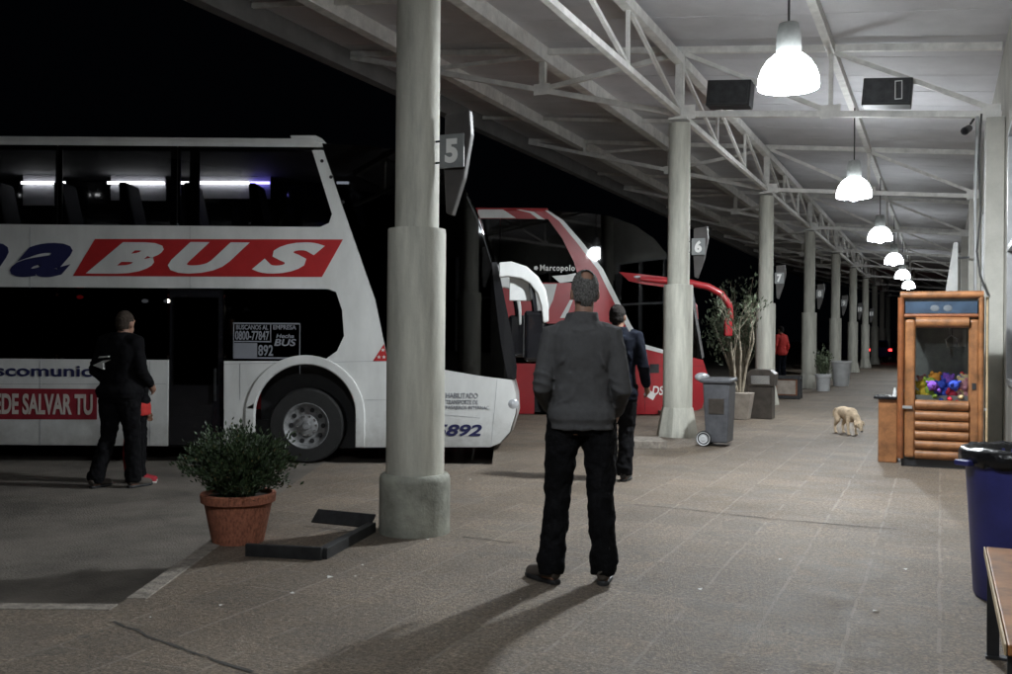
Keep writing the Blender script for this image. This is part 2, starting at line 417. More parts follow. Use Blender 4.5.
def gp(px, py): return at(px, py, CAMZ*F/((py-CY)-ROLL*(px-CX)))
struct(joint([gp(112, 622), gp(180, 648), gp(262, 676)], .012).build('pavement_joint', M['joint']))
struct(joint([gp(634, 505), gp(690, 510), gp(770, 519), gp(905, 530)], .009).build('pavement_joint', M['joint']))
struct(joint([gp(461, 537), gp(524, 544)], .009).build('pavement_joint', M['joint']))

# ------------------------------------------------------------------ canopy
def rz_(u): return 5.56 - .098*u                   # underside of the sheet at u
v0, v1 = -11.0, 78.0
def canopy_root(name, label, cat, u=0, v=0, z=0, group=None):
    return thing(name, label, cat, W(u, v, z), -ANG, group)
rf = MB()
rf.prism([(-5.75, rz_(-5.75)), (4.45, rz_(4.45)), (4.45, rz_(4.45)+.06), (-5.75, rz_(-5.75)+.06)], v0, v1)
k = v0+1.02
while k < v1:                                      # standing seams between the sheets
    rf.bar((-5.7, k, rz_(-5.7)-.002), (4.4, k, rz_(4.4)-.002), .016, .006); k += 1.02
roof = rf.build('canopy_roof', M['roof']); roof.location = C1; roof.rotation_euler = (0, 0, -ANG)
tag(roof, 'pale sheet roof of the platform canopy, high over the walkway and the bus noses', 'roof')
for lab, u, w, h, m in (('roof beam along the outer left edge of the canopy, above the parked buses', -5.62, .20, .32, 'roof_edge'),
                        ('roof beam next to the outer edge beam of the canopy, left of the columns', -4.2, .16, .22, 'steel'),
                        ('roof beam closest to the column row on the bus side of the canopy', -2.1, .16, .22, 'steel'),
                        ('roof beam running straight above the row of hanging lamps', 2.05, .10, .14, 'steel')):
    o = MB().bar((0, v0, 0), (0, v1, 0), w, h).build('roof_beam', M[m])
    o.location = W(u, 0, rz_(u)-h/2-.01); o.rotation_euler = (0, 0, -ANG)
    tag(o, lab, 'beam')

# columns
NCOL = 10
def column(first):
    t = canopy_root('concrete_column', '', 'column')
    MB().lathe([(0, .40), (.207, .40), (.207, 2.12), (.203, 2.15), (.156, 2.155), (.154, 4.44), (.0, 4.45)], 28).build('shaft', M['column'], t, smooth='auto')
    if first:
        MB().lathe([(0, -.02), (.252, -.02), (.252, .37), (.248, .40), (.23, .42), (0, .42)], 32).build('base', M['column_base'], t, smooth='auto')
    else:
        MB().lathe([(0, -.02), (.30, -.02), (.295, .05), (.225, .41), (0, .42)], 8).build('base', M['column'], t)
    MB().box((0, 0, 4.50), (.26, .26, .03)).build('cap_plate', M['steel'], t)
    return t
c_a, c_b = column(True), column(False)
clab = ['thick concrete column nearest the camera, beside the potted shrub, carrying bay number 5',
        'pale concrete column behind the two standing men, carrying bay number 6',
        'concrete column just right of the small bare tree, carrying bay number 7',
        'shaded concrete column beside the wooden crate, fourth of the row',
        'concrete column standing behind the white litter drum, fifth of the row',
        'concrete column just beyond the white litter drum, sixth of the row',
        'slender distant concrete column, seventh of the row',
        'slender distant concrete column, eighth of the row',
        'very distant concrete column, ninth of the row',
        'last concrete column of the row in the distance']
for i in range(NCOL):
    t = c_a if i == 0 else (c_b if i == 1 else copy_tree(c_b))
    t.location = W(0, i*BAY); t['label'] = clab[i]; t['group'] = 'columns under the canopy'

# cross trusses
def truss():
    t = canopy_root('roof_truss', '', 'truss')
    zb = lambda u: 4.58 - .085*u if u >= 0 else 4.58 - .245*u
    zt = lambda u: rz_(u) - .07
    P = lambda u, f: (u, 0, f(u))
    B = lambda n, a, b, w, h=None: MB().bar(a, b, w, h).build(n, M['steel'], t)
    B('top_chord', P(-5.5, zt), P(4.1, zt), .07, .09)
    B('bottom_chord', P(0.04, zb), P(4.1, zb), .07, .08)
    B('bottom_chord', P(-5.5, lambda u: zt(u)-.05), P(-.04, zb), .07, .08)
    for u_ in (0.12, 3.98):
        MB().box((u_, -.045, zb(u_)+.02), (.22, .012, .20)).build('gusset_plate', M['steel'], t)
    for u_ in (2.05, -2.1):
        MB().box((u_, -.045, zb(u_)+.03), (.26, .012, .17)).build('gusset_plate', M['steel'], t)
    B('post', P(0, lambda u: 4.51), P(0, lambda u: zt(u)-.05), .11)
    B('post', P(2.05, lambda u: zb(u)+.04), P(2.05, lambda u: zt(u)-.05), .055)
    B('post', P(-2.1, lambda u: zb(u)+.04), P(-2.1, lambda u: zt(u)-.05), .09)
    B('post', P(-4.1, lambda u: zb(u)+.04), P(-4.1, lambda u: zt(u)-.05), .06)
    B('diagonal', (0.07, .008, zt(0)-.06), (2.0, .008, zb(2.0)+.05), .05, .06)
    B('diagonal', (2.1, .008, zt(2.1)-.06), (4.05, .008, zb(4.05)+.05), .05, .06)
    B('diagonal', (-.07, .008, zt(0)-.06), (-2.05, .008, zb(-2.05)+.06), .06, .07)
    B('diagonal', (-2.15, .008, zt(-2.1)-.06), (-4.05, .008, zb(-4.05)+.06), .055, .06)
    return t
tr = truss()
for i in range(NCOL):
    t = tr if i == 0 else copy_tree(tr)
    t.location = W(0, i*BAY)
    t['label'] = ['white lattice roof truss over the nearest column, above the camera', 'white lattice roof truss carrying the two black loudspeaker boxes',
                  'white lattice roof truss over the column with bay number 7'][i] if i < 3 else 'white lattice roof truss over the %s column of the row' % ORD[i]
    t['group'] = 'cross trusses under the roof'
# long lattice girder over the column row, one length per bay
def girder():
    t = canopy_root('lattice_girder', '', 'girder')
    zt = rz_(0)-.22; zb = 4.58; L3 = BAY/3
    B = lambda n, a, b, w, h=None: MB().bar(a, b, w, h).build(n, M['steel'], t)
    B('top_chord', (0, .07, zt), (0, BAY-.07, zt), .12, .13)
    B('bottom_chord', (0, .07, zb), (0, BAY-.07, zb), .075, .075)
    for k in (1, 2): B('post', (0, k*L3, zb+.04), (0, k*L3, zt-.06), .045)
    for k in range(3): B('diagonal', (.006, k*L3+.06, zt-.06), (.006, (k+1)*L3-.06, zb+.05), .045, .05)
    return t
gd = girder()
for i in range(-1, NCOL-1):
    t = gd if i == -1 else copy_tree(gd)
    t.location = W(0, i*BAY)
    t['label'] = 'white lattice girder along the column row, from the %s column to the %s' % (ORD[i], ORD[i+1]) if i >= 0 else 'white lattice girder overhead, from the nearest column back past the camera'
    t['group'] = 'girders above the columns'
r0 = MB().bar((-5.5, 0, rz_(-5.5)-.06), (-.08, 0, rz_(0)-.06), .05, .07).build('roof_rafter', M['steel'])
i = 0
for b in range(0, 7):
    for k in (2,):
        o = r0 if i == 0 else r0.copy()
        if i: COL.objects.link(o)
        o.location = W(0, b*BAY+k*BAY/3); o.rotation_euler = (0, 0, -ANG); i += 1
        tag(o, 'thin roof rafter on the bus side, between the %s and %s columns' % (ORD[b], ORD[b+1]), 'rafter', 'rafters on the bus side of the canopy')

# hanging lamps
def lamp():
    t = canopy_root('pendant_lamp', '', 'pendant lamp')
    z = 3.73
    prof = [(.275, z), (.280, z+.03), (.272, z+.10), (.245, z+.18), (.20, z+.25), (.14, z+.305), (.105, z+.32)]
    sh = MB().lathe(prof + [(r-.006, zz-.003) for r, zz in reversed(prof)], 32, close=True).build('lamp_shade', LAMP['']['lamp_shade'], t, smooth=True)
    MB().lathe([(0, z+.305)] + [(r-.012, zz-.008) for r, zz in reversed(prof[1:])], 32).build('reflector', LAMP['']['reflector'], sh, smooth=True)
    MB().ell((0, 0, z+.035), (.095, .095, .095), 20, 12).build('bulb', LAMP['']['bulb'], sh, smooth=True)
    MB().lathe([(0, z+.315), (.118, z+.315), (.112, z+.50), (.095, z+.58), (.09, z+.60), (0, z+.60)], 20).build('ballast', M['ballast'], t, smooth='auto')
    MB().tube([(0, 0, z+.595), (0, 0, rz_(2.1)-.155)], .011, 8).build('cord', M['cable'], t)
    return t
lp = lamp()
for i in (-1, 1, 2, 3, 4, 5, 0):
    t = lp if i == 0 else copy_tree(lp)
    t.location = W(2.1, 3.3+i*BAY)
    t['label'] = 'lit white dome lamp hanging from a cord, %s' % (['the nearest and largest in view', 'second in view from the camera', 'third in view from the camera', 'fourth in view from the camera', 'fifth in view from the camera', 'sixth in view from the camera', 'seventh in view from the camera', 'the farthest', 'far behind the camera', 'above the camera'][i])
    t['group'] = 'lamps hanging in a row'
    kind = {-1: 'overhead_', 0: '', 1: 'middle_'}.get(i, 'far_')
    if kind:                                       # weaker lamps: their own shade, reflector and bulb
        for ch in t.children:
            if ch.name.startswith('lamp_shade'):
                for q in [ch] + list(ch.children):
                    q.data = q.data.copy(); q.data.materials.clear(); q.data.materials.append(LAMP[kind][q.name.split('.')[0]])

# bay number signs
def sign(num):
    t = canopy_root('bay_sign', '', 'sign')
    p = MB().box((.285, -.02, 2.685), (.19, .016, .235)).build('plate', M['signplate'], t, bevel=.004)
    lettering(num, (.235 if len(num) == 1 else .21), (.335 if len(num) == 1 else .36), 2.60, 2.77, -.029, M['white'], p, bold=.05, name='numeral')
    MB().bar((.15, -.012, 2.76), (.20, -.012, 2.76), .012).build('bracket', M['darksteel'], t)
    MB().bar((.15, -.012, 2.61), (.20, -.012, 2.61), .012).build('bracket', M['darksteel'], t)
    MB().prism([(.21, 2.95), (.40, 2.97), (.415, 2.80), (.36, 2.50), (.27, 2.24), (.225, 2.26), (.205, 2.6)], .01, .07).build('fin', M['signfin'], t, bevel=.008)
    return t
for i, n in enumerate('5 6 7 8 9 10 11'.split()):
    t = sign(n); t.location = W(0, i*BAY)
    t['label'] = 'grey square bay sign with white number %s and a tapered fin, on the %s column' % (n, ORD[i])
    t['group'] = 'bay signs on the columns'

# ------------------------------------------------------------------ terminal wall on the right
tw = canopy_root('terminal_wall', 'pale rendered terminal wall with pilasters and glazed panels along the right of the walkway', 'wall')
wl = MB()
for i in range(-2, NCOL):
    s = i*BAY
    wl.box((4.2, s+BAY/2, .45), (.14, BAY, .9)); wl.box((4.2, s+BAY/2, 4.45), (.14, BAY, 1.3))
    wl.box((4.2, s+.55, 2.35), (.14, 1.1, 2.9)); wl.box((4.2, s+BAY-.55, 2.35), (.14, 1.1, 2.9))
wl.build('wall', M['wall'], tw)
for i in range(-1, NCOL):
    MB().box((4.02, i*BAY, 2.08), (.21, .5, 4.16)).build('pilaster', M['wall'], tw, bevel=.01)
for i in range(-2, NCOL):
    s = i*BAY; fr = MB(); n = 4; a, b = s+1.1, s+BAY-1.1
    for k in range(n+1): fr.box((4.155, a+(b-a)*k/n, 2.35), (.09, .06, 2.9))
    for z in (.93, 2.45, 3.77): fr.box((4.15, (a+b)/2, z), (.085, b-a, .06))
    f = fr.build('window', M['alu'], tw)
    MB().box((4.2, (a+b)/2, 2.35), (.012, b-a-.02, 2.84)).build('pane', M['tint'], f)
MB().box((4.9, 30, 2.4), (.1, 100, 4.9)).build('inner_wall', M['wall'], tw)
# cables
def cable(pts, label, r=.014):
    o = MB().tube([W(*p) for p in pts], r, 8).build('wall_cable', M['cable'])
    return tag(o, label, 'cable')
cable([(3.86, 7.36, 4.2), (3.83, 7.37, 3.6), (3.86, 7.36, 3.0), (3.82, 7.37, 2.5), (3.86, 7.36, 2.2), (3.95, 7.36, 1.95)], 'black cable hanging loosely down the corner of the near pilaster', .013)
cable([(3.82, 7.5, 4.2), (3.80, 7.5, 3.2), (3.81, 7.5, 2.1), (3.82, 7.5, .2)], 'pale conduit running straight down the near pilaster', .02).data.materials[0] = M['alu']
cam_ = canopy_root('security_camera', 'small black camera fixed under the truss end by the wall', 'camera', 3.72, 7.3, 4.0)
MB().tube([(0, .06, .03), (-.05, -.09, -.03)], [.045, .05], 12).build('housing', M['black'], cam_, smooth='auto')
MB().bar((.02, .14, .1), (.06, .25, .18), .02).build('bracket', M['darksteel'], cam_)
MB().tube([(-.05, -.09, -.03), (-.055, -.10, -.034)], [.036, .032], 12).build('lens', M['gloss'], cam_)
for k, (px0, px1, lab) in enumerate(((708, 752, 'plain black loudspeaker box on the truss, left of the nearest lamp'), (862, 911, 'black loudspeaker box with a framed white sticker on the truss, right of the nearest lamp'))):
    uu = (.42 if k == 0 else 2.46); wd = .60
    t = canopy_root('loudspeaker_box', lab, 'loudspeaker', uu+wd/2, BAY, 4.62-.085*(uu+wd/2)+.03, 'loudspeaker boxes on the truss')
    MB().box((0, -.04, .19), (wd, .30, .35), Matrix.Rotation(-.085 if 0 else .08, 3, 'Y')).build('cabinet', M['black'], t, bevel=.01)
    MB().box((0, -.196, .19), (wd-.06, .012, .29), Matrix.Rotation(.08, 3, 'Y')).build('grille', M['darksteel'], t)
    if k:
        lb = MB()
        for (cx, cz, sx, sz) in ((.14, .315, .09, .012), (.14, .085, .09, .012), (.10, .2, .012, .23), (.18, .2, .012, .23)):
            lb.box((cx, -.206, cz-.01), (sx, .004, sz))
        lb.build('sticker', M['label'], t)
sb = canopy_root('hanging_signboard', 'narrow white signboard standing out from the wall above the wooden game cabinet', 'sign', 3.62, 14.9, 0)
MB().prism([(-.12, 2.35), (.10, 2.35), (.10, 3.30), (.02, 3.30)], -.05, .05).build('board', M['label'], sb, bevel=.01)
MB().bar((.10, 0, 3.0), (.30, 0, 3.0), .04).build('bracket', M['darksteel'], sb)

# ------------------------------------------------------------------ buses
BW = 2.55
def arc_(cx, cz, r, a0, a1, n):
    return [(cx+r*math.cos(R(a0+(a1-a0)*i/n)), cz+r*math.sin(R(a0+(a1-a0)*i/n))) for i in range(n+1)]
def wheel(parent, x, y, z, r, near=True):
    s = 1 if near else -1
    T = MB().lathe([(r*.62, 0), (r*.95, 0), (r, .03), (r, .27), (r*.95, .30), (r*.62, .30)], 40, axis='y', close=True).build('wheel', M['rubber'], parent, smooth='auto')
    T.location = (x, y, z)
    if not near: T.rotation_euler = (0, 0, math.pi)
    rb = MB().lathe([(r*.64, .012), (r*.60, .002), (r*.56, .02), (r*.50, .075), (r*.30, .095), (r*.29, .05), (r*.20, .03), (0, .03)], 40, axis='y')
    rim = rb.build('rim', M['rim'], T, smooth='auto')
    nb = MB(); hb = MB()
    for k in range(10):
        a = 2*math.pi*k/10
        nb.lathe([(0, .034), (.018, .034), (.018, .075), (0, .075)], 6, (r*.25*math.cos(a), 0, r*.25*math.sin(a)), axis='y')
        hb.lathe([(0, .068), (.030, .068), (.030, .09), (0, .09)], 10, (r*.43*math.cos(a), 0, r*.43*math.sin(a)), axis='y')
    nb.build('wheel_nuts', M['chrome'], T); hb.build('hand_holes', M['black'], T)
    MB().lathe([(0, -.012), (r*.09, -.01), (r*.12, .03)], 20, axis='y').build('hub_cap', M['rim'], T, smooth='auto')
    return T

def bus_one():
    D = 12.0
    nose = at(520, 412, D).x
    t = thing('double_decker_bus', 'white double-decker coach with red and navy lettering and dark windows, by the nearest column', 'bus', (nose, D, 0))
    def b(px, py): p = at(px, py, D); return (p.x-nose, p.z)
    L = -13.6
    def zx(py, px=300): return b(px, py)[1]
    zw0, zw1 = zx(147), zx(226); zl0, zl1 = zx(290), zx(361); zs = zx(447)
    def sides(polys, name, m, th=.05, inset=0.0, parent=t, far=True):
        mb = MB()
        for p in polys:
            mb.prism(p, inset, inset+th)
            if far: mb.prism(p, BW-inset-th, BW-inset)
        return mb.build(name, m, parent)
    wx, wz = b(305, 430); wz_ = ROAD+.46
    ar = .615
    arch = arc_(wx, wz_+.14, ar, 0, 180, 24)
    main = [(L, zw1), b(320, 227), b(329, 223), b(332, 214), b(312, 150), b(323, 150), b(346, 217), b(375, 300), b(387, 358), b(415, 364), b(445, 370), b(480, 376), b(512, 380),
            b(516, 395), b(516, 412), b(510, 432), b(500, 443), b(490, 447), (wx+ar, zs)] + arch + [(wx-ar, zs), (b(224, 447)[0], zs), b(224, 361), b(323, 361), b(337, 351), b(344, 336), b(342, 310), b(336, 292), b(328, 289), (L, zl0)]
    rwx = wx-6.9
    rear = [(L, zl1), (b(168, 361)[0], zl1), (b(168, 361)[0], zs), (rwx+ar, zs)] + arc_(rwx, wz_+.14, ar, 0, 180, 24) + [(rwx-ar, zs), (L, zs)]
    body = sides([main, rear], 'body', M['bwhite'])
    # roof shell with rounded long edges, and a rear wall
    zt = zx(136.5)
    sec = [(0, zw0), (0, zt-.08), (.03, zt-.02), (.12, zt), (BW-.12, zt), (BW-.03, zt-.02), (BW, zt-.08), (BW, zw0)]
    rb = MB(); xf = b(314, 145)[0]; n = len(sec)
    rb.add([(L, p[0], p[1]) for p in sec] + [(xf-.05, p[0], p[1]) for p in sec] + [(xf+.10, p[0], p[1]*1 if p[1] < zt-.05 else zt-.07) for p in sec],
           [tuple(range(n)), tuple(range(2*n, 3*n))] + [(j*n+i, j*n+(i+1) % n, (j+1)*n+(i+1) % n, (j+1)*n+i) for i in range(n) for j in (0, 1)])
    roof = rb.build('roof', M['bwhite'], t)
    sp = [b(288, 133.5), b(314, 133.5), b(321, 137), b(316, 139), b(290, 139)]
    MB().prism(sp, .1, BW-.1).build('spoiler', M['bwhite'], t, bevel=.01)
    MB().box((L+.02, BW/2, (zs+zw0)/2), (.05, BW-.1, zw0-zs)).build('rear_panel', M['bwhite'], t)
    # wheel arch lips
    for yy in (-.022, BW-.03):
        lip = MB()
        outer = arc_(wx, wz_+.14, ar+.115, 0, 180, 28); inner = arc_(wx, wz_+.14, ar+.004, 180, 0, 28)
        lip.prism([(wx+ar+.115, zs)] + outer + [(wx-ar-.115, zs), (wx-ar-.004, zs)] + inner + [(wx+ar+.004, zs)], yy, yy+.05)
        lip.build('wheel_arch_lip', M['bwhite'], t, bevel=.012)
    # underframe and interior shell
    ub = MB().box(((L-.45)/2-.1, BW/2, zs+.12), (-L-1.6, BW-.8, .35))
    ub.build('underframe', M['black'], t)
    ub = MB().box(((L-.4)/2, BW/2, (zw1+zl0)/2), (-L-.9, BW-.16, (zw1-zl0)*.9))
    ub.box(((L-.4)/2, BW/2, zl1-.05), (-L-.9, BW-.16, .05)); ub.box((-1.9, BW/2, (zw0+zs)/2-.4), (.04, BW-.2, zw0-zs-.8))
    ub.box(((L-.5)/2-.1, BW/2, zw0-.03), (-L-2.2, BW-.2, .03))
    ub.build('decks', M['interior'], t)
    # windows
    cuts = [L+.06, -12.2, -10.9, -9.6, -8.4, -7.35, b(57, 180)[0], b(177, 180)[0]]
    gl = []
    for a, c in zip(cuts, cuts[1:]):
        q = MB().prism([(a+.008, zw1-.01), (c-.008, zw1-.01), (c-.008, zw0+.01), (a+.008, zw0+.01)], .012, .02)
        q.build('upper_window', M['tint'], t)
        z_, y_ = zl1-.01, zl0+.01
        if c < b(170, 300)[0]: MB().prism([(a+.008, z_), (c-.008, z_), (c-.008, y_), (a+.008, y_)], .012, .02).build('lower_window', M['tintdark'], t)
    a = cuts[-1]+.008
    MB().prism([(a, zw1-.01), b(320, 226), b(331, 222), b(334, 214), b(313, 148), (a, zw0+.01)], .012, .02).build('upper_window', M['tint'], t)
    x1, x2 = b(58, 300)[0], b(167, 300)[0]
    MB().prism([(x1, zl1-.01), (x2, zl1-.01), (x2, zl0+.01), (x1, zl0+.01)], .012, .02).build('lower_window', M['tintdark'], t)
    MB().prism([(b(225, 361)[0], zl1-.01), b(326, 362.5), b(339, 352), b(346, 336), b(344, 310), b(338, 291), (b(225, 290)[0], zl0+.01)], .012, .02).build('lower_window', M['tintdark'], t)
    x1, x2 = b(169, 300)[0], b(223, 300)[0]
    dr = MB().prism([(x1, zs+.01), (x2, zs+.01), (x2, zl0-.01), (x1, zl0-.01)], .03, .06).build('door', M['gloss'], t)
    MB().prism([(x1+.06, zs+.75), (x2-.06, zs+.75), (x2-.06, zl0-.1), (x1+.06, zl0-.1)], .018, .03).build('door_pane', M['tintdark'], dr)
    MB().bar((x2-.09, .005, zs+.55), (x2-.09, .005, zs+.95), .025).build('handle', M['darksteel'], dr)
    MB().prism([(L+.1, zw1), (-2.45, zw1), (-2.45, zw0), (L+.1, zw0)], BW-.03, BW-.02).build('upper_window', M['gloss'], t)
    MB().prism([(L+.1, zl1), (-2.3, zl1), (-2.3, zl0), (L+.1, zl0)], BW-.03, BW-.02).build('lower_window', M['gloss'], t)
    # windscreen: side glass and curved front
    prof = [b(322, 143), b(360, 145), b(395, 149), b(425, 156), b(448, 168), b(466, 190), b(480, 221), b(491, 256), b(500, 293), b(507, 330), b(512, 360), b(514, 380)]
    sg = prof + [b(480, 377), b(445, 371), b(415, 365), b(388, 359), b(376, 300), b(347, 217), b(324, 150)]
    MB().prism(sg, .02, .03).build('side_windscreen', M['tintdark'], t); MB().prism(sg, BW-.03, BW-.02).build('side_windscreen', M['tintdark'], t)
    fm = MB(); n = 9
    for (px_, pz_) in prof:
        for k in range(n):
            s = k/(n-1); bulge = .05*(1-(2*s-1)**2)
            fm.v.append(Vector((px_+bulge, .02+(BW-.04)*s, pz_)))
    for i in range(len(prof)-1):
        for k in range(n-1): fm.f.append((i*n+k, i*n+k+1, (i+1)*n+k+1, (i+1)*n+k))
    fm.build('front_windscreen', M['tintdark'], t, smooth=True)
    pp = [b(491, 262), b(497, 262), b(505, 300), b(512, 335), b(517, 368), b(516, 379), b(507, 378), b(500, 340), b(495, 300)]
    
    for ya, yb in ((-.008, .05), (BW-.05, BW+.008)): MB().prism(pp, ya, yb).build('corner_pillar', M['gloss'], t, bevel=.006)
    sl = [b(467.5, 196), b(481.5, 228), b(491.5, 262), b(490.8, 262), b(480.6, 229), b(466.6, 197)]
    MB().prism(sl, -.006, .01).build('windscreen_trim', M['darksteel'], t)
    # nose
    nm = MB(); low = [b(512, 380), b(516, 395), b(517, 412), b(511, 432), b(501, 443), b(490, 447)]
    for (px_, pz_) in low:
        for k in range(n):
            s = k/(n-1); bulge = .05*(1-(2*s-1)**4)
            nm.v.append(Vector((px_+bulge, .0+BW*s, pz_)))
    for i in range(len(low)-1):
        for k in range(n-1): nm.f.append((i*n+k, i*n+k+1, (i+1)*n+k+1, (i+1)*n+k))
    nose_o = nm.build('nose_panel', M['bwhite'], t, smooth=True)
    for yy in (-.008, BW-.04):
        cx, cz = b(513, 404)
        hl = MB().lathe([(0, 0), (.055, .004), (.072, .02), (.072, .05)], 20, (cx, yy, cz), axis='y').build('headlight', M['headlamp'], t, smooth='auto')
    sm = MB(); 
    for (p, q) in ((b(497, 380), b(495, 404)), (b(495, 404), b(491, 446)), (b(387, 361), b(387, 446)), (b(387, 361), b(224, 364)), (b(300, 361), b(300, 374)), (b(40, 361), b(40, 446)), (b(-80, 361), b(-80, 446)), (b(110, 361), b(110, 446)), (b(150, 361), b(150, 446)), (b(-200, 384), b(166, 384)), (b(30, 227), b(30, 288)), (b(190, 227), b(190, 288)), (b(388, 410), b(480, 418)), (b(240, 364), b(240, 400)), (b(365, 400), b(386, 400))):
        sm.bar((p[0], -.0005, p[1]), (q[0], -.0005, q[1]), .003, .006, up=(0, 1, 0))
    sm.build('panel_seams', M['grey'], body)
    # reflection in the driver's window put in as a pale panel; grab rail
    MB().prism([b(464, 300), b(488, 300), b(490, 345), b(464, 345)], .3, .32).build('cab_reflection', M['rack'], t)
    MB().bar((b(452, 285)[0], .25, b(452, 285)[1]), (b(455, 350)[0], .25, b(455, 350)[1]), .035).build('grab_rail', M['chrome'], t)
    # mirrors on curved arms
    for yy, sc, nm_ in ((-.06, .88, 'near'), (BW+.02, .52, 'far')):
        Q = [(499, 263), (512, 262), (528, 267), (540, 277), (548, 290), (551, 305), (551, 322), (545, 323), (543, 306), (539, 294), (531, 284), (522, 279), (508, 277), (499, 278)]
        Q = [b(*p) for p in Q]; o0 = Q[0]; f_ = .95 if nm_ == 'near' else .5
        Q = [(o0[0]+(p[0]-o0[0])*f_, p[1]) for p in Q]
        arm = MB().prism(Q, yy-.05, yy+.07).build('mirror_arm', M['bwhite'], t, bevel=.02, seg=3)
        P = [(o0[0]+(p[0]-o0[0])*f_*.95, yy, p[1]) for p in (b(499, 269), b(508, 268), b(522, 271), b(534, 279), b(543, 291), b(547, 305), b(548, 319))]
        mx = P[3][0]+.06
        if nm_ == 'near': MB().prism([(P[1][0]+.03, P[6][2]+.22), (P[3][0]+.04, P[6][2]+.22), (P[3][0]+.02, P[4][2]+.12), (P[2][0]+.06, P[2][2]-.11), (P[1][0]+.03, P[1][2]-.10)], yy+.06, yy+.10).build('mirror_panel', M['label'], arm, bevel=.01)  # mirror glass, its pale colour standing for the reflected lit roof
        hs = MB().box((mx, yy+.05, P[-1][2]-.21), (.27, .13, .62)).build('mirror_housing', M['gloss'], arm, bevel=.05, seg=4)
        MB().box((mx-.137, yy+.05, P[-1][2]-.21), (.004, .10, .52)).build('mirror_glass', M['chrome'], arm)
        MB().bar((mx, yy+.03, P[-1][2]+.06), (P[3][0], yy, P[3][2]), .05).build('mirror_stay', M['gloss'], arm)
    for px_ in (-10, 58, 175, 194):
        c_ = b(px_, 180)[0]; MB().box((c_, .035, (zw0+zw1)/2), (.12 if px_ != 58 else .08, .02, zw0-zw1-.02)).build('window_pillar', M['black'], t)
    bl = MB()
    for (sx, sy) in ((322, 161), (331, 177), (343, 202)):
        cx, cz = b(sx, sy); bl.lathe([(0, -.004), (.022, -.004), (.022, .002), (0, .002)], 10, (cx, 0, cz), axis='y')
    bl.build('pillar_studs', M['black'], body)
    # wheels
    for x in (wx, rwx):
        wheel(t, x, .06, wz_, .46); wheel(t, x, BW-.06, wz_, .46, False)
    for x in (wx, rwx): MB().box((x, BW/2, wz_+.35), (1.3, BW-.9, .9)).build('wheel_well', M['black'], t)
    # seats on the upper deck
    s0 = None
    for k in range(12):
        x = -12.9+k*.87
        for yy in (1.38,):
            if s0 is None:
                mb = MB().prism([(-.20, 0), (.28, 0), (.28, .14), (-.06, .14), (-.20, .78), (-.31, .78), (-.27, .2)], -.24, .24)
                s0 = mb.build('seat', M['seat'], t, bevel=.03); o = s0
            else:
                o = s0.copy(); COL.objects.link(o)
            o.location = (x, yy, zw1-.08)
    # lit tubes along the far luggage rack
    DR = D+1.95
    def rk(px, py): p = at(px, py, DR); return (p.x-nose, p.z)
    for (a, c, m) in ((22, 56, 'tube'), (61, 66, 'tube'), (108, 165, 'tube'), (181, 189, 'tube'), (198, 250, 'tube'), (251, 270, 'tubeblue'), (-80, -20, 'tube'), (-200, -140, 'tube'), (337, 349, 'tube')):  # last one is a glowing strip for a lamp's reflection in the windscreen
        p, q = rk(a, 183), rk(c, 183)
        MB().box(((p[0]+q[0])/2, 1.93, p[1]), (q[0]-p[0], .02, .035)).build('light_tube', M[m], t)
    rkm = MB()
    for (a, c, y0, y1) in ((22, 56, 172, 205), (110, 165, 170, 200), (198, 270, 170, 198), (212, 246, 172, 196), (-120, -20, 172, 200)):
        p, q = rk(a, y1), rk(c, y0)
        rkm.box(((p[0]+q[0])/2, 1.99 + (.003 if a == 212 else 0), (p[1]+q[1])/2), (q[0]-p[0], .03, q[1]-p[1]))
    rkm.build('luggage_rack', M['rack'], t)
    for (px, py, m) in ((80, 297, 'redlamp'), (145, 301, 'smalllamp'), (167, 301, 'smalllamp')):
        p = at(px, py, D+.6)
        MB().ell((p.x-nose, .6, p.z), (.045, .03, .025), 10, 6).build('cabin_lamp', M[m], t)
    # lettering
    def txt(s, x0, y0, x1, y1, m, **k):
        p, q = b(x0, y1), b(x1, y0); return lettering(s, p[0], q[0], p[1], q[1], k.pop('y', -.004), M[m], body, **k)
    MB().prism([b(73, 276), b(95, 239), b(343, 239.5), b(322, 277)], -.004, .001).build('logo_panel', M['logored'], body)
    wp = MB()
    for s, x0, x1 in (('B', 86, 164), ('U', 168, 250), ('S', 252, 325)):
        txt(s, x0, 242.5, x1, 273.5, 'bwhite', shear=.50, bold=.06, y=-.006)
    txt('a', 10, 243, 73, 277, 'navy', shear=.45, bold=.036)
    txt('n', -52, 243, 9, 277, 'navy', shear=.45, bold=.036)
    MB().prism([b(-60, 419), b(97, 419.5), b(97, 389), b(-60, 388)], -.004, .001).build('banner', M['bannerred'], body)
    txt('PUEDE SALVAR TU', -22, 394, 93, 414, 'bannertext', y=-.006, bold=.03)
    txt('sscomunic', -14, 366, 92, 376, 'navy', bold=.02)
    MB().prism([b(373, 361), b(384, 344), b(388, 361)], -.004, .001).build('emblem', M['logored'], body)
    stb = MB()
    for (sx, sy) in ((379, 357), (384, 357), (383, 350)):
        cx, cz = b(sx, sy); pts = []
        for k in range(10):
            r_ = .025 if k % 2 == 0 else .011; a_ = math.pi/2+k*math.pi/5; pts.append((cx+r_*math.cos(a_), cz+r_*math.sin(a_)))
        stb.prism(pts, -.007, -.003)
    stb.build('emblem_stars', M['bwhite'], body)
    txt('5892', 434, 424.5, 482, 436, 'navy', shear=.25, bold=.03)
    txt('HABILITADO', 446, 393, 478, 398, 'grey'); txt('TRANSPORTE DE', 446, 400, 478, 404, 'grey'); txt('PASAJEROS INTERNAC.', 446, 406, 490, 410, 'grey')
    fr = MB()
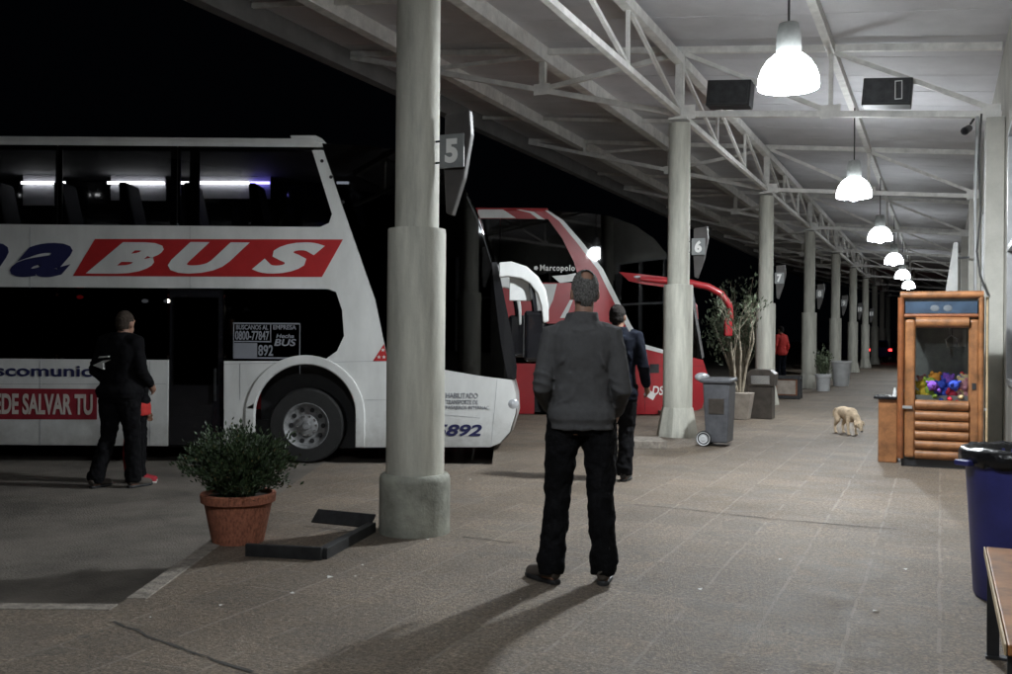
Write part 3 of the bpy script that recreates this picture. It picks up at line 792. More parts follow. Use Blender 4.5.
    for (x0, y0, x1, y1) in ((233, 323, 300, 324), (233, 357.5, 300, 358.5), (233, 323, 234, 358), (299.2, 323, 300.2, 358), (270, 323, 271, 342), (233, 341, 271, 342)):
        p, q = b(x0, y1), b(x1, y0); fr.prism([p, (q[0], p[1]), q, (p[0], q[1])], .004, .011)
    wpn = fr.build('window_notice', M['grey'], t)
    p, q = b(234, 357), b(257, 343); MB().prism([p, (q[0], p[1]), q, (p[0], q[1])], .006, .011).build('notice_patch', M['grey'], wpn)
    for s, x0, y0, x1, y1 in (('BUSCANOS AL', 236, 325, 268, 329.5), ('0800-77847', 235, 331, 269, 340), ('892', 258, 345, 273, 356), ('EMPRESA', 273, 325, 296, 329.5), ('Hecha', 276, 334, 294, 338), ('BUS', 274, 339, 296, 346)):
        txt(s, x0, y0, x1, y1, 'grey', y=.010, bold=.02, shear=.2 if s in ('Hecha', 'BUS') else 0)
    return t
bus_one()

def bus_two():
    D = 19.0
    nose = at(708, 385, D).x
    t = thing('double_decker_bus', 'red double-decker coach with white stripes and a long dark windscreen, parked beyond the white one', 'bus', (nose, D, 0))
    def b(px, py): p = at(px, py, D); return (p.x-nose, p.z)
    L = -13.4
    def zx(py, px=560): return b(px, py)[1]
    zt, zw0, zw1, zl0, zl1, zs = zx(209.5), zx(219), zx(283), zx(322), zx(364), zx(414)
    def sides(polys, name, m, th=.05, inset=0.0, parent=t):
        mb = MB()
        for p in polys: mb.prism(p, inset, inset+th); mb.prism(p, BW-inset-th, BW-inset)
        return mb.build(name, m, parent)
    wz_ = ROAD+.46; ar = .6; wx = -2.75; rwx = wx-6.8
    main = [(L, zw1), b(580, 283), b(574, 262), b(562, 238), b(548, 219), (L, zw0), (L, zt-.02), b(545, 211), b(560, 220), b(580, 243), b(600, 269), b(617, 303), b(628, 325), b(640, 345), b(665, 352), b(690, 357), b(703, 360), b(707, 372), b(707, 390), b(702, 408), b(690, 414),
            (wx+ar, zs)] + arc_(wx, wz_+.12, ar, 0, 180, 20) + [(wx-ar, zs), (rwx+ar, zs)] + arc_(rwx, wz_+.12, ar, 0, 180, 20) + [(rwx-ar, zs), (L, zs), (L, zl1), b(600, 364), b(606, 350), b(598, 324), (L, zl0)]
    body = sides([main], 'body', M['bred'])
    rb = MB().box(((L+b(548, 211)[0])/2, BW/2, zt), (b(548, 211)[0]-L, BW-.02, .06)); rb.build('roof', M['bred'], t, bevel=.025)
    MB().box((L+.02, BW/2, (zs+zt)/2), (.04, BW-.1, zt-zs)).build('rear_panel', M['bred'], t)
    cuts = [L+.06, -11.5, -9.9, -8.3, -6.7, b(500, 250)[0]]
    for a, c in zip(cuts, cuts[1:]):
        MB().prism([(a+.008, zw1-.01), (c-.008, zw1-.01), (c-.008, zw0+.01), (a+.008, zw0+.01)], .012, .02).build('upper_window', M['tintdark'], t)
        MB().prism([(a+.008, zl1-.01), (c-.008, zl1-.01), (c-.008, zl0+.01), (a+.008, zl0+.01)], .012, .02).build('lower_window', M['tintdark'], t)
    a = cuts[-1]+.008
    uw = MB().prism([(a, zw1-.01), b(582, 284), b(576, 262), b(564, 238), b(550, 218), (a, zw0+.01)], .012, .02).build('upper_window', M['tintdark'], t)
    MB().prism([(a, zl1-.01), b(601, 365), b(608, 350), b(600, 323), (a, zl0+.01)], .012, .02).build('lower_window', M['tintdark'], t)
    ib = MB().box(((L-3.2)/2, BW/2, (zw1+zl0)/2), (-L-3.6, BW-.16, .4)); ib.box((-2.3, BW/2, 2.0), (.05, BW-.2, 2.8)); ib.box(((L-1)/2, BW/2, zs+.15), (-L-1.8, BW-.9, .3))
    ib.box(((L-1)/2, BW/2+.3, (zt+zs)/2), (-L-3.4, .05, zt-zs-.3))
    ib.build('decks', M['interior'], t)
    # windscreen
    prof = [b(545, 211), b(580, 212), b(610, 216), b(635, 225), b(655, 239), b(672, 260), b(685, 282), b(695, 310), b(701, 338), b(704, 360)]
    sg = prof + [b(690, 356), b(665, 351), b(641, 344), b(629, 325), b(618, 303), b(601, 269), b(581, 243), b(561, 220)]
    MB().prism(sg, .02, .03).build('side_windscreen', M['tintdark'], t); MB().prism(sg, BW-.03, BW-.02).build('side_windscreen', M['tintdark'], t)
    fm = MB(); n = 9
    for rows, tgt, nm_, m_ in ((prof, None, 'front_windscreen', 'tintdark'), ([b(703, 360), b(707, 372), b(708, 390), b(702, 408), b(690, 414)], None, 'nose_panel', 'bred')):
        fm = MB()
        for (px_, pz_) in rows:
            for k in range(n):
                s = k/(n-1); fm.v.append(Vector((px_+.12*(1-(2*s-1)**2), .02+(BW-.04)*s, pz_)))
        for i in range(len(rows)-1):
            for k in range(n-1): fm.f.append((i*n+k, i*n+k+1, (i+1)*n+k+1, (i+1)*n+k))
        fm.build(nm_, M[m_], t, smooth=True)
    # white edge of the pillar, roof stripes, swoosh
    wst = MB()
    wst.prism([b(545, 210.5), b(548, 210.5), b(563, 220), b(583, 243), b(603, 269), b(620, 303), b(631, 325), b(643, 344), b(666, 350.5), b(691, 355.5), b(690, 359), b(665, 354), b(639, 347.5), b(626, 326), b(615, 304), b(598, 270), b(578, 244), b(559, 221)], -.006, .03)
    wst.prism([b(478, 218), b(516, 218), b(503, 209.5), b(478, 209.5)], -.004, .02)
    wst.prism([b(538, 219), b(545, 219.5), b(534, 212), b(520, 209.5), b(516, 209.5), b(530, 213)], -.004, .02)
    wst.prism([b(552, 276), b(560, 283), b(575, 281), b(576, 273), b(566, 275)], .006, .018)
    wst.build('white_stripes', M['bwhite'], body)
    gs = MB(); gs.prism([b(535, 284), b(557, 284), b(553, 300), b(545, 318), b(536, 322)], -.004, .02); gs.prism([b(560, 318), b(570, 300), b(573, 300), b(566, 318)], -.004, .02)
    gs.build('grey_swoosh', M['label'], body)
    txt = lambda s, x0, y0, x1, y1, m, **k: lettering(s, b(x0, y1)[0], b(x1, y0)[0], b(x0, y1)[1], b(x1, y0)[1], k.pop('y', -.004), M[m], body, **k)
    txt('Marcopolo', 540, 265, 575, 272.5, 'white', y=.008, bold=.025, spacing=1.15)
    MB().lathe([(0, 0), (.045, 0), (.045, .004), (0, .004)], 5, (b(536, 268)[0], .006, b(536, 268)[1]), axis='y').build('maker_mark', M['white'], body)
    txt('DS', 652, 386, 664, 395, 'white', bold=.02, shear=.2)
    # red visor band and mirror arms
    for yy, sc in ((-.03, 1), (BW+.02, .9)):
        P = [b(*p) for p in ((640, 279), (665, 281), (690, 283), (708, 287), (721, 294), (729, 305), (731, 321))]; o0 = P[0]
        P = [(o0[0]+(p[0]-o0[0])*sc, yy, o0[1]+(p[1]-o0[1])*sc) for p in P]
        arm = MB().tube(P, [.04, .06, .068, .068, .068, .064, .05], 12).build('mirror_arm', M['bred'], t, smooth='auto')
        MB().box((P[5][0]-.02, yy, P[-1][2]-.12), (.16, .12, .36)).build('mirror_housing', M['bred'], arm, bevel=.04, seg=3)
    MB().prism([b(619, 272), b(640, 274), b(665, 277), b(694, 281), b(694, 285), b(665, 287), b(642, 284), b(629, 281)], -.012, .03).build('visor_band', M['bred'], t)
    MB().ell((b(637, 277)[0], -.014, b(637, 277)[1]), (.07, .012, .025), 12, 8).build('marker_light', M['headlamp'], t)
    for yy in (-.02, BW-.04):
        MB().ell((b(702, 377)[0], yy+.03, b(702, 377)[1]), (.15, .05, .09), 14, 8).build('headlight', M['headlamp'], t, smooth=True)
    MB().prism([b(690, 290), b(693, 289), b(704, 357), b(702, 359)], -.006, .02).build('windscreen_trim', M['chrome'], t)
    MB().prism([b(650, 364), b(659, 364), b(659, 373), b(650, 373)], -.004, .01).build('vent', M['black'], body)
    sm = MB()
    for (p, q) in ((b(645, 352), b(645, 412)), (b(606, 366), b(704, 366)), (b(684, 360), b(680, 412))):
        sm.bar((p[0], -.001, p[1]), (q[0], -.001, q[1]), .004, .008, up=(0, 1, 0))
    sm.build('panel_seams', M['black'], body)
    for x in (wx, rwx):
        wheel(t, x, .06, wz_, .46); wheel(t, x, BW-.06, wz_, .46, False)
    return t
bus_two()

# ------------------------------------------------------------------ people
def person(label, loc, rz, H=1.74, J=None, top='fleece', legs='trousers', shoe='shoebrown', skin='skin', hair='hairgrey', vox=.009,
           collar=True, build=1.0, hem=.86, bald=True, lean=0.0, name='person'):
    t = thing(name, label, 'person', loc, rz)
    k = H/1.75
    j = dict(hipL=(-.095, 0, .90), hipR=(.095, 0, .90), kneeL=(-.11, .02, .50), kneeR=(.11, .02, .50), ankL=(-.12, -.02, .09), ankR=(.12, -.02, .09),
             toeL=(-.15, .17, .03), toeR=(.15, .17, .03), shL=(-.185, 0, 1.43), shR=(.185, 0, 1.43), elL=(-.265, -.03, 1.14), elR=(.265, -.03, 1.14),
             wrL=(-.26, .07, .90), wrR=(.26, .07, .90), head=(0, .02, 1.63), hdrot=0.0)
    j.update(J or {})
    V = {a: (Vector(b)*k if not isinstance(b, float) else b) for a, b in j.items()}
    S = lambda rs, f=1, d=0: [(cx*k, (cy+lean*(z-.9))*k, z*k, (rx*f*build+d)*k, (ry*f*build+d)*k) for cx, cy, z, rx, ry in rs]
    torso = [(0, 0, .84, .13, .09), (0, 0, .93, .165, .11), (0, .005, 1.02, .155, .105), (0, .01, 1.12, .148, .10), (0, .01, 1.22, .16, .108), (0, .005, 1.32, .178, .112), (0, 0, 1.40, .175, .10), (0, 0, 1.455, .12, .075), (0, .0, 1.49, .062, .06)]
    yl = lambda z: lean*(z-.9)
    hd = V['head']; hr = Matrix.Rotation(V['hdrot'], 3, 'Z')
    b = MB().rings(S(torso))
    b.tube([(0, yl(1.46)*k, 1.44*k), hd+hr @ Vector((0, -.015, -.05))*k], [.06*k, .055*k], 14)
    h_ = lambda p: hd + hr @ (Vector(p)*k)
    b.ell(h_((0, 0, .02)), (.076*k, .094*k, .105*k), 20, 14, hr); b.ell(h_((0, .035, -.055)), (.058*k, .058*k, .062*k), 16, 10, hr)
    b.ell(h_((0, .098, -.015)), (.015*k, .022*k, .024*k), 10, 8, hr); b.ell(h_((0, .088, .012)), (.011*k, .012*k, .03*k), 10, 8, hr)
    b.ell(h_((0, .086, -.062)), (.026*k, .012*k, .008*k), 10, 6, hr); b.ell(h_((0, .084, -.078)), (.022*k, .012*k, .008*k), 10, 6, hr)
    for s in (-1, 1):
        b.ell(h_((s*.078, -.006, -.008)), (.012*k, .022*k, .034*k), 10, 8, hr)
        b.ell(h_((s*.03, .083, .028)), (.024*k, .012*k, .009*k), 10, 6, hr)
    for q in 'LR':
        s = -1 if q == 'L' else 1
        b.tube([V['hip'+q]+Vector((0, 0, .04)), V['hip'+q].lerp(V['knee'+q], .4), V['knee'+q], V['knee'+q].lerp(V['ank'+q], .35), V['ank'+q], V['ank'+q]-Vector((0, 0, .03))], [.085*k, .08*k, .056*k, .056*k, .038*k, .038*k], 14)
        dirf = (V['toe'+q]-V['ank'+q]); dirf.z = 0; dirf.normalize()
        heel = Vector((V['ank'+q].x, V['ank'+q].y, .045*k)) - dirf*.045*k
        b.tube([heel, heel+dirf*.10*k, heel+dirf*.19*k+Vector((0, 0, -.012)), heel+dirf*.225*k+Vector((0, 0, -.016))], [.034*k, .036*k, .028*k, .016*k], 12)
        b.tube([V['sh'+q]-Vector((s*.03, 0, 0)), V['sh'+q], V['sh'+q].lerp(V['el'+q], .5), V['el'+q], V['el'+q].lerp(V['wr'+q], .4), V['wr'+q]], [.05*k, .055*k, .046*k, .04*k, .038*k, .026*k], 12)
        # hand: palm, four unequal curled fingers, thumb from the side of the palm
        d = (V['wr'+q]-V['el'+q]).normalized(); inw = Vector((-s, .15, 0)); inw = (inw-d*inw.dot(d)).normalized(); ac = d.cross(inw)*(-s)
        if ac.y < 0 and abs(ac.y) > .3: ac = -ac
        w = V['wr'+q]
        b.tube([w, w+d*.03*k, w+d*.085*k], [.025*k, .031*k, .029*k], 10)
        b.tube([w+d*.04*k+ac*.012*k, w+d*.085*k+ac*.013*k], [.022*k, .022*k], 10); b.tube([w+d*.04*k-ac*.012*k, w+d*.085*k-ac*.016*k], [.021*k, .02*k], 10)
        for f, (o, ln) in enumerate(((.031, .068), (.011, .078), (-.010, .072), (-.030, .056))):
            r = w+d*.08*k+ac*o*k
            b.tube([r, r+d*ln*.45*k+inw*.006*k, r+d*ln*.78*k+inw*.024*k, r+d*ln*.90*k+inw*.046*k], [.0095*k, .0090*k, .0085*k, .0075*k], 8)
        r = w+d*.03*k+ac*.024*k
        b.tube([r, r+d*.03*k+ac*.022*k+inw*.01*k, r+d*.062*k+ac*.024*k+inw*.022*k], [.013*k, .0115*k, .009*k], 8)
    b.remesh('body', M[skin], t, vox*.72, 3)
    for s in (-1, 1): MB().ell(h_((s*.03, .083, .015)), (.011*k, .009*k, .007*k), 10, 8, hr).build('eye', M['gloss'], t, smooth=True)
    # hair: a cap over the back and crown
    c = MB()
    for (p, r) in (((0, -.012, .032), (.082, .094, .100)), ((0, -.034, -.015), (.074, .072, .075))):
        c.ell(h_(p), tuple(x*k for x in r), 22, 14, hr)
    hm = c.remesh('hair', M[hair], t, vox*.62, 2, .012, .014)
    bm = bmesh.new(); bm.from_mesh(hm.data); kill = []
    for v in bm.verts:
        p = hr.inverted() @ (v.co-hd)/k
        if p.y > .035 + .45*(p.z-.02) and p.z < .085 or p.z < -.085 or (p.y > .06) or (bald and (p-Vector((.008, -.070, .100))).length < .036) or (abs(p.x) > .058 and p.y > -.028 and p.z < .015) or (p.z < -.055 and abs(p.x) > .035): kill.append(v)
    bmesh.ops.delete(bm, geom=kill, context='VERTS'); bm.to_mesh(hm.data); bm.free()
    # jacket
    c = MB()
    tj = [(0, 0, hem, .176, .128), (0, 0, hem+.035, .174, .127), (0, .0, hem+.06, .186, .140), (0, .003, hem+.10, .180, .132)] + [r for r in torso if r[2] > hem+.1 and r[2] < 1.47]
    if collar: tj += [(0, .0, 1.475, .082, .076), (0, .004, 1.525, .068, .066)]
    else: tj += [(0, 0, 1.475, .075, .068)]
    c.rings(S(tj, 1.0, .022), 24)
    for q in 'LR':
        s = -1 if q == 'L' else 1
        for f_, sz in ((.62, .066), (.80, .070), (.97, .069)):   # bunched cloth round the elbow
            c.ell(V['sh'+q].lerp(V['el'+q], f_), (sz*k, sz*k, .016*k), 14, 8, Matrix.Rotation(.35*s, 3, 'X') @ Matrix.Rotation(.3, 3, 'Y'))
        c.tube([V['sh'+q]-Vector((s*.07*k, 0, -.012*k)), V['sh'+q], V['sh'+q].lerp(V['el'+q], .35), V['sh'+q].lerp(V['el'+q], .75), V['el'+q], V['el'+q].lerp(V['wr'+q], .35), V['el'+q].lerp(V['wr'+q], .8), V['el'+q].lerp(V['wr'+q], .97)],
               [.072*k*build, .074*k*build, .067*k, .060*k, .059*k, .056*k, .050*k, .043*k], 14)
    for (a_, b_, r_) in (((-.15, -.085, 1.22), (-.08, -.112, 1.31), .016), ((.15, -.085, 1.20), (.09, -.110, 1.32), .015), ((-.14, -.095, 1.02), (-.04, -.112, 1.07), .013), ((.14, -.095, .99), (.05, -.112, 1.05), .014), ((-.06, -.112, 1.425), (.07, -.110, 1.43), .012)):
        c.tube([Vector((a_[0], a_[1]+yl(a_[2]), a_[2]))*k, Vector(((a_[0]+b_[0])/2, min(a_[1], b_[1])-.002+yl(a_[2]), (a_[2]+b_[2])/2-.012))*k, Vector((b_[0], b_[1]+yl(b_[2]), b_[2]))*k], [.006*k, r_*k, .006*k], 8)
    c.remesh('jacket', M[top], t, vox, 5, .020, .09)
    # trousers
    c = MB().rings(S([(0, 0, .84, .15, .11), (0, 0, .92, .172, .118), (0, 0, 1.0, .163, .112)], 1, .008))
    for q in 'LR':
        hp, kn, an = V['hip'+q], V['knee'+q], V['ank'+q]
        c.tube([hp+Vector((0, 0, .05)), hp.lerp(kn, .25), hp.lerp(kn, .65), kn, kn.lerp(an, .35), kn.lerp(an, .75), kn.lerp(an, .93), an-Vector((0, 0, .035*k))], [.105*k*build, .104*k*build, .09*k, .079*k, .078*k, .078*k, .084*k, .074*k], 16)
    c.remesh('trousers', M[legs], t, vox, 3, .036, .07)
    for q in 'LR':
        dirf = (V['toe'+q]-V['ank'+q]); dirf.z = 0; dirf.normalize()
        a = V['ank'+q]; sd = Vector((0, 0, 1)).cross(dirf)
        p0 = Vector((a.x, a.y, 0)) - dirf*.062*k
        o = MB().tube([p0+Vector((0, 0, .055*k)), p0+dirf*.03*k+Vector((0, 0, .066*k)), p0+dirf*.10*k+Vector((0, 0, .066*k)), p0+dirf*.18*k+Vector((0, 0, .045*k)), p0+dirf*.25*k+Vector((0, 0, .036*k)), p0+dirf*.285*k+Vector((0, 0, .03*k))], [.032*k, .043*k, .047*k, .042*k, .036*k, .018*k], 14)
        sh = o.remesh('shoe', M[shoe], t, .007, 3)
        pl = []
        for (f, wd) in ((-.005, .022), (.02, .037), (.09, .040), (.15, .046), (.24, .042), (.285, .024)): pl.append((f, wd))
        pts = [p0+dirf*f*k+sd*wd*k for f, wd in pl] + [p0+dirf*f*k-sd*wd*k for f, wd in reversed(pl)]
        MB().slab([(p.x, p.y) for p in pts], .0, .026*k).build('sole', M['sole' if shoe == 'redshoe' else 'darksteel'], sh, bevel=.008)
    return t

# standing man seen from behind
p = gp(580, 583)
man = person('man in grey jacket and black trousers standing with his back to the camera', (p.x, p.y, 0), R(-4), 1.76,
             dict(hipL=(-.10, 0, .90), hipR=(.10, 0, .90), kneeL=(-.14, .02, .49), kneeR=(.12, .01, .49), ankL=(-.175, -.01, .09), ankR=(.14, .0, .09), toeL=(-.29, .12, .03), toeR=(.165, .18, .03),
                  shL=(-.178, 0, 1.395), shR=(.178, 0, 1.395), elL=(-.238, -.04, 1.10), elR=(.238, -.04, 1.09), wrL=(-.19, .17, .97), wrR=(.21, .16, .95), head=(.015, .03, 1.635), hdrot=.1),
             vox=.0075, build=1.0, hem=.87)
man.scale = (.94, .95, 1.0)
p = gp(619, 480)
man2 = person('man in navy coat walking beyond the man in grey, holding a card', (p.x-.02, p.y, 0), R(-14), 1.72,
              dict(kneeL=(-.09, .05, .50), ankL=(-.08, .10, .09), toeL=(-.09, .30, .03), kneeR=(.09, .02, .50), ankR=(.08, -.06, .09), toeR=(.10, .13, .03), elR=(.255, -.02, 1.14), wrR=(.27, .16, .93), hdrot=-.2, head=(-.01, .035, 1.62)),
              top='navycoat', hair='hairdark', shoe='darksteel', vox=.011, bald=False, hem=.80, skin='skindark')
q = man2.matrix_basis @ Vector((.29, .24, .83))
o = MB().box((0, 0, 0), (.11, .003, .07), Matrix.Rotation(.5, 3, 'Y')).build('card', M['label']); o.location = q
tag(o, 'small pale card held in the hand of the man in the navy coat', 'card')
# the two men beside the white bus
p = at(122, 490, 10.05)
m3 = person('man in black hoodie with white emblem on the back, standing beside the white bus', (p.x-.03, 10.05, ROAD), R(-18), 1.82,
            dict(kneeL=(-.13, .0, .50), ankL=(-.20, -.10, .09), toeL=(-.20, .10, .03), kneeR=(.11, .06, .50), ankR=(.12, .06, .09), toeR=(.16, .26, .03), elL=(-.25, -.06, 1.14), wrL=(-.20, .14, 1.0), wrR=(.22, .18, 1.0), elR=(.26, .0, 1.14), head=(.02, .05, 1.61)),
            top='hoodie', hair='hairshort', shoe='shoebrown', vox=.011, bald=False, hem=.88, skin='skin', build=1.14)
em = MB()
for poly in ([(-.10, 1.26), (.02, 1.31), (.10, 1.32), (.02, 1.285), (.03, 1.22)], [(-.04, 1.335), (.08, 1.345), (.09, 1.36), (-.02, 1.352)]):
    em.prism([(x-.085, z-.01) for x, z in poly], -.178, -.150)
em.build('back_emblem', M['label'], m3)
p = at(136.5, 488, 10.42)
m4 = person('shorter person in dark jacket and red trainers, half hidden by the man in hoodie', (p.x, 10.42, ROAD), R(-80), 1.44,
            dict(kneeL=(-.09, .03, .50), ankL=(-.09, .02, .09), toeL=(-.10, .22, .03), kneeR=(.09, .03, .50), ankR=(.09, .04, .09), toeR=(.09, .26, .03), elR=(.24, -.06, 1.14), wrR=(.23, -.02, .93), head=(0, -.06, 1.56)),
            top='hoodie', hair='hairdark', shoe='redshoe', vox=.011, bald=False, hem=.98, skin='skindark', legs='trousers')
MB().rings([(0, 0, .72, .175, .135), (0, 0, .80, .175, .135), (0, 0, .88, .165, .12)], 24).remesh('shirt_hem', M['redcloth'], m4, .012, 3, .02, .08)
MB().tube([(.15, .02, .52), (.148, .02, .36), (.14, .02, .12)], .009, 8).build('trouser_stripe', M['label'], m4)
MB().tube([(-.03, -.10, .55), (-.03, -.12, .30), (-.03, -.10, .10)], .03, 10).build('trouser_stripe', M['redcloth'], m4)
p = at(781, 337, 31)
person('distant person in red jacket standing among the far columns', (p.x, 31, 0), R(30), 1.80, top='redcloth', hair='hairdark', vox=.016, bald=False, legs='navycoat')

# ------------------------------------------------------------------ dog
p = gp(846, 434)
dg_ = thing('dog', 'cream dog with lowered head sniffing the paving on the walkway', 'dog', (p.x, p.y, 0), R(-166)); dg_.scale = (.80, .70, .79)
b = MB()                                           # faces +y, head down
b.tube([(0, -.26, .40), (0, -.12, .41), (0, .06, .39), (0, .20, .38), (0, .27, .37)], [.085, .105, .115, .125, .085], 16)
b.ell((0, .12, .34), (.095, .14, .12)); b.ell((0, -.22, .38), (.10, .11, .10))
b.tube([(0, .24, .39), (0, .36, .33), (0, .44, .24)], [.085, .07, .06], 14)
b.ell((0, .47, .21), (.065, .085, .065), rot=Matrix.Rotation(-.7, 3, 'X')); b.tube([(0, .50, .18), (0, .56, .10)], [.042, .028], 12)
for s in (-1, 1):
    b.tube([(s*.07, .20, .34), (s*.075, .19, .24), (s*.075, .20, .14), (s*.075, .22, .04)], [.055, .036, .027, .024], 10)
    b.ell((s*.075, .24, .02), (.03, .045, .022), 10, 8)
    b.tube([(s*.065, -.22, .38), (s*.085, -.16, .25), (s*.08, -.27, .15), (s*.08, -.25, .04)], [.085, .058, .028, .023], 10)
    b.ell((s*.08, -.225, .02), (.03, .045, .022), 10, 8)
    b.tube([(s*.05, .43, .27), (s*.085, .45, .25), (s*.10, .48, .19)], [.022, .026, .010], 8)
b.tube([(0, -.30, .43), (0, -.38, .44), (0, -.46, .38), (0, -.49, .30)], [.035, .032, .026, .012], 10)
b.remesh('body', M['dog'], dg_, .011, 3, .012, .03)
MB().ell((0, .565, .093), (.02, .014, .016), 10, 8).build('nose', M['dogdark'], dg_, smooth=True)
for s in (-1, 1): MB().ell((s*.045, .525, .215), (.010, .010, .010), 8, 6).build('eye', M['dogdark'], dg_, smooth=True)

# ------------------------------------------------------------------ foliage
def leaves(pts, size, rr, up=.25, ratio=.45):
    mb = MB()
    for (p, d) in pts:
        s = size*rr.uniform(.6, 1.25); d = Vector((d[0]+rr.uniform(-.8, .8), d[1]+rr.uniform(-.8, .8), d[2]+rr.uniform(-.5, .9)+up)).normalized()
        x = d.cross(Vector((rr.uniform(-1, 1), rr.uniform(-1, 1), rr.uniform(-1, 1)))).normalized(); nrm = d.cross(x)
        p = Vector(p); w = s*ratio*.5
        mb.add([p, p+d*s*.5+x*w+nrm*s*.06, p+d*s, p+d*s*.5-x*w+nrm*s*.06, p+d*s*.5-nrm*s*.03], [(0, 1, 4), (1, 2, 4), (2, 3, 4), (3, 0, 4)])
    return mb
def pot(t, r0, r1, h, m, rim=.03, soil=True):
    o = MB().lathe([(0, .0), (r0, 0), (r0+(r1-r0)*.8, h*.78), (r1*.99, h*.80), (r1*.99+rim*.4, h*.82), (r1+rim*.5, h-.008), (r1+rim*.3, h), (r1-.012, h), (r1-.02, h-.04), (0, h-.045)], 40).build('pot', M[m], t, smooth='auto')
    return o
# large terracotta pot with a shrub
p = gp(238, 541)
t = thing('potted_shrub', 'bushy green shrub in a terracotta pot at the kerb corner, left of the nearest column', 'plant', (p.x, p.y, 0))
po = pot(t, .17, .235, .33, 'terracotta')
MB().lathe([(0, .30), (.21, .30), (.21, .305), (0, .312)], 24).build('soil', M['soil'], po)
rr = random.Random(11); st = MB(); L_ = []
for k in range(120):
    a = rr.uniform(0, 6.283); sp_ = rr.random()**.6; top = Vector((math.cos(a)*sp_*.45, math.sin(a)*sp_*.38, .30+.46*math.sqrt(max(0, 1-sp_**2*.82))*rr.uniform(.72, 1.06)))
    if rr.random() < .16: top.z = .30+rr.uniform(.06, .16)
    if rr.random() < .10: top.z += rr.uniform(.03, .10)
    base = Vector((math.cos(a)*rr.uniform(.02, .12), math.sin(a)*rr.uniform(.02, .12), .30))
    mid = base.lerp(top, .5)+Vector((0, 0, .05)); st.tube([base, mid, top], [.006, .004, .002], 5)
    n = rr.randint(48, 84)
    for i in range(n):
        f = rr.uniform(.25, 1.0); q = (base.lerp(mid, f*2) if f < .5 else mid.lerp(top, f*2-1)); d = (top-mid).normalized()
        L_.append((q+Vector((rr.gauss(0, .026), rr.gauss(0, .026), rr.gauss(0, .022))), d))
st.build('stem', M['leaf'], t); leaves([q for q in L_ if rr.random() > .05], .036, rr).build('foliage', M['leaf'], t)
leaves([q for q in L_ if rr.random() < .05], .026, rr).build('dry_leaves', M['leafdry'], t)
# small tree in a tapered planter
p = gp(740, 419)
t = thing('small_tree', 'small multi-stemmed tree with sparse pale leaves in a concrete planter beyond the slate bin', 'tree', (p.x, p.y, 0), -ANG)
MB().add([(-.17, -.17, 0), (.15, -.17, 0), (.15, .17, 0), (-.17, .17, 0), (-.22, -.22, .46), (.22, -.22, .46), (.22, .22, .46), (-.22, .22, .46)],
         [(3, 2, 1, 0), (4, 5, 6, 7), (0, 1, 5, 4), (1, 2, 6, 5), (2, 3, 7, 6), (3, 0, 4, 7)]).build('planter', M['planter'], t, bevel=.012)
rr = random.Random(5); tk = MB(); L_ = []
def branch(a, d, ln, r, lev):
    pts = [a]; n = 4
    for i in range(n):
        d = (d+Vector((rr.uniform(-.16, .16), rr.uniform(-.16, .16), rr.uniform(-.02, .12)))).normalized(); pts.append(pts[-1]+d*ln/n)
    tk.tube(pts, [r*(1-.5*i/n) for i in range(n+1)], 7)
    if lev >= 2:
        for i in range(4 if lev == 2 else 7):
            f = rr.uniform(.2, 1); i0 = min(n-1, int(f*n)); L_.append((pts[i0].lerp(pts[i0+1], f*n-i0)+Vector((rr.gauss(0, .05), rr.gauss(0, .05), rr.gauss(0, .05))), d))
    if lev < 3:
        for i in range(rr.choice((2, 2, 3))):
            a_ = rr.uniform(0, 6.283); k_ = .42+.12*lev
            nd = (d+Vector((math.cos(a_)*k_, math.sin(a_)*k_, rr.uniform(0, .25)))).normalized()
            branch(pts[rr.choice((2, 3, 4))], nd, ln*rr.uniform(.5, .72), r*.5, lev+1)
for (dx, dy) in ((-.30, .05), (-.06, -.04), (.20, .08)):
    branch(Vector((dx*.15, dy*.15, .44)), Vector((dx, dy, 1)).normalized(), .92, .026, 0)
tk.build('trunk', M['bark'], t); leaves(L_, .085, rr, .1, .34).build('crown', M['leafpale'], t)
# dark bush beyond the bus nose
p = at(722, 300, 24)
t = thing('leafy_bush', 'dense pale green bush in the dark beyond the red bus, behind the small tree', 'bush', (p.x+.2, 23.2, ROAD))
rr = random.Random(8); L_ = []; st = MB()
for k in range(42):
    a = rr.uniform(0, 6.283); s_ = rr.random()**.5; top = Vector((math.cos(a)*s_*.70, math.sin(a)*s_*.7, 1.5+rr.uniform(.1, 1.75)*math.sqrt(1-s_*s_*.8)))
    st.tube([(top.x*.1, top.y*.1, 0), (top.x*.4, top.y*.4, top.z*.55), top], [.02, .012, .004], 5)
    for i in range(42): L_.append((top*rr.uniform(.72, 1.02)+Vector((rr.gauss(0, .14), rr.gauss(0, .14), rr.gauss(0, .14))), (0, 0, .4)))
st.build('stem', M['bark'], t); leaves(L_, .11, rr, .1, .42).build('foliage', M['leafpale'], t)
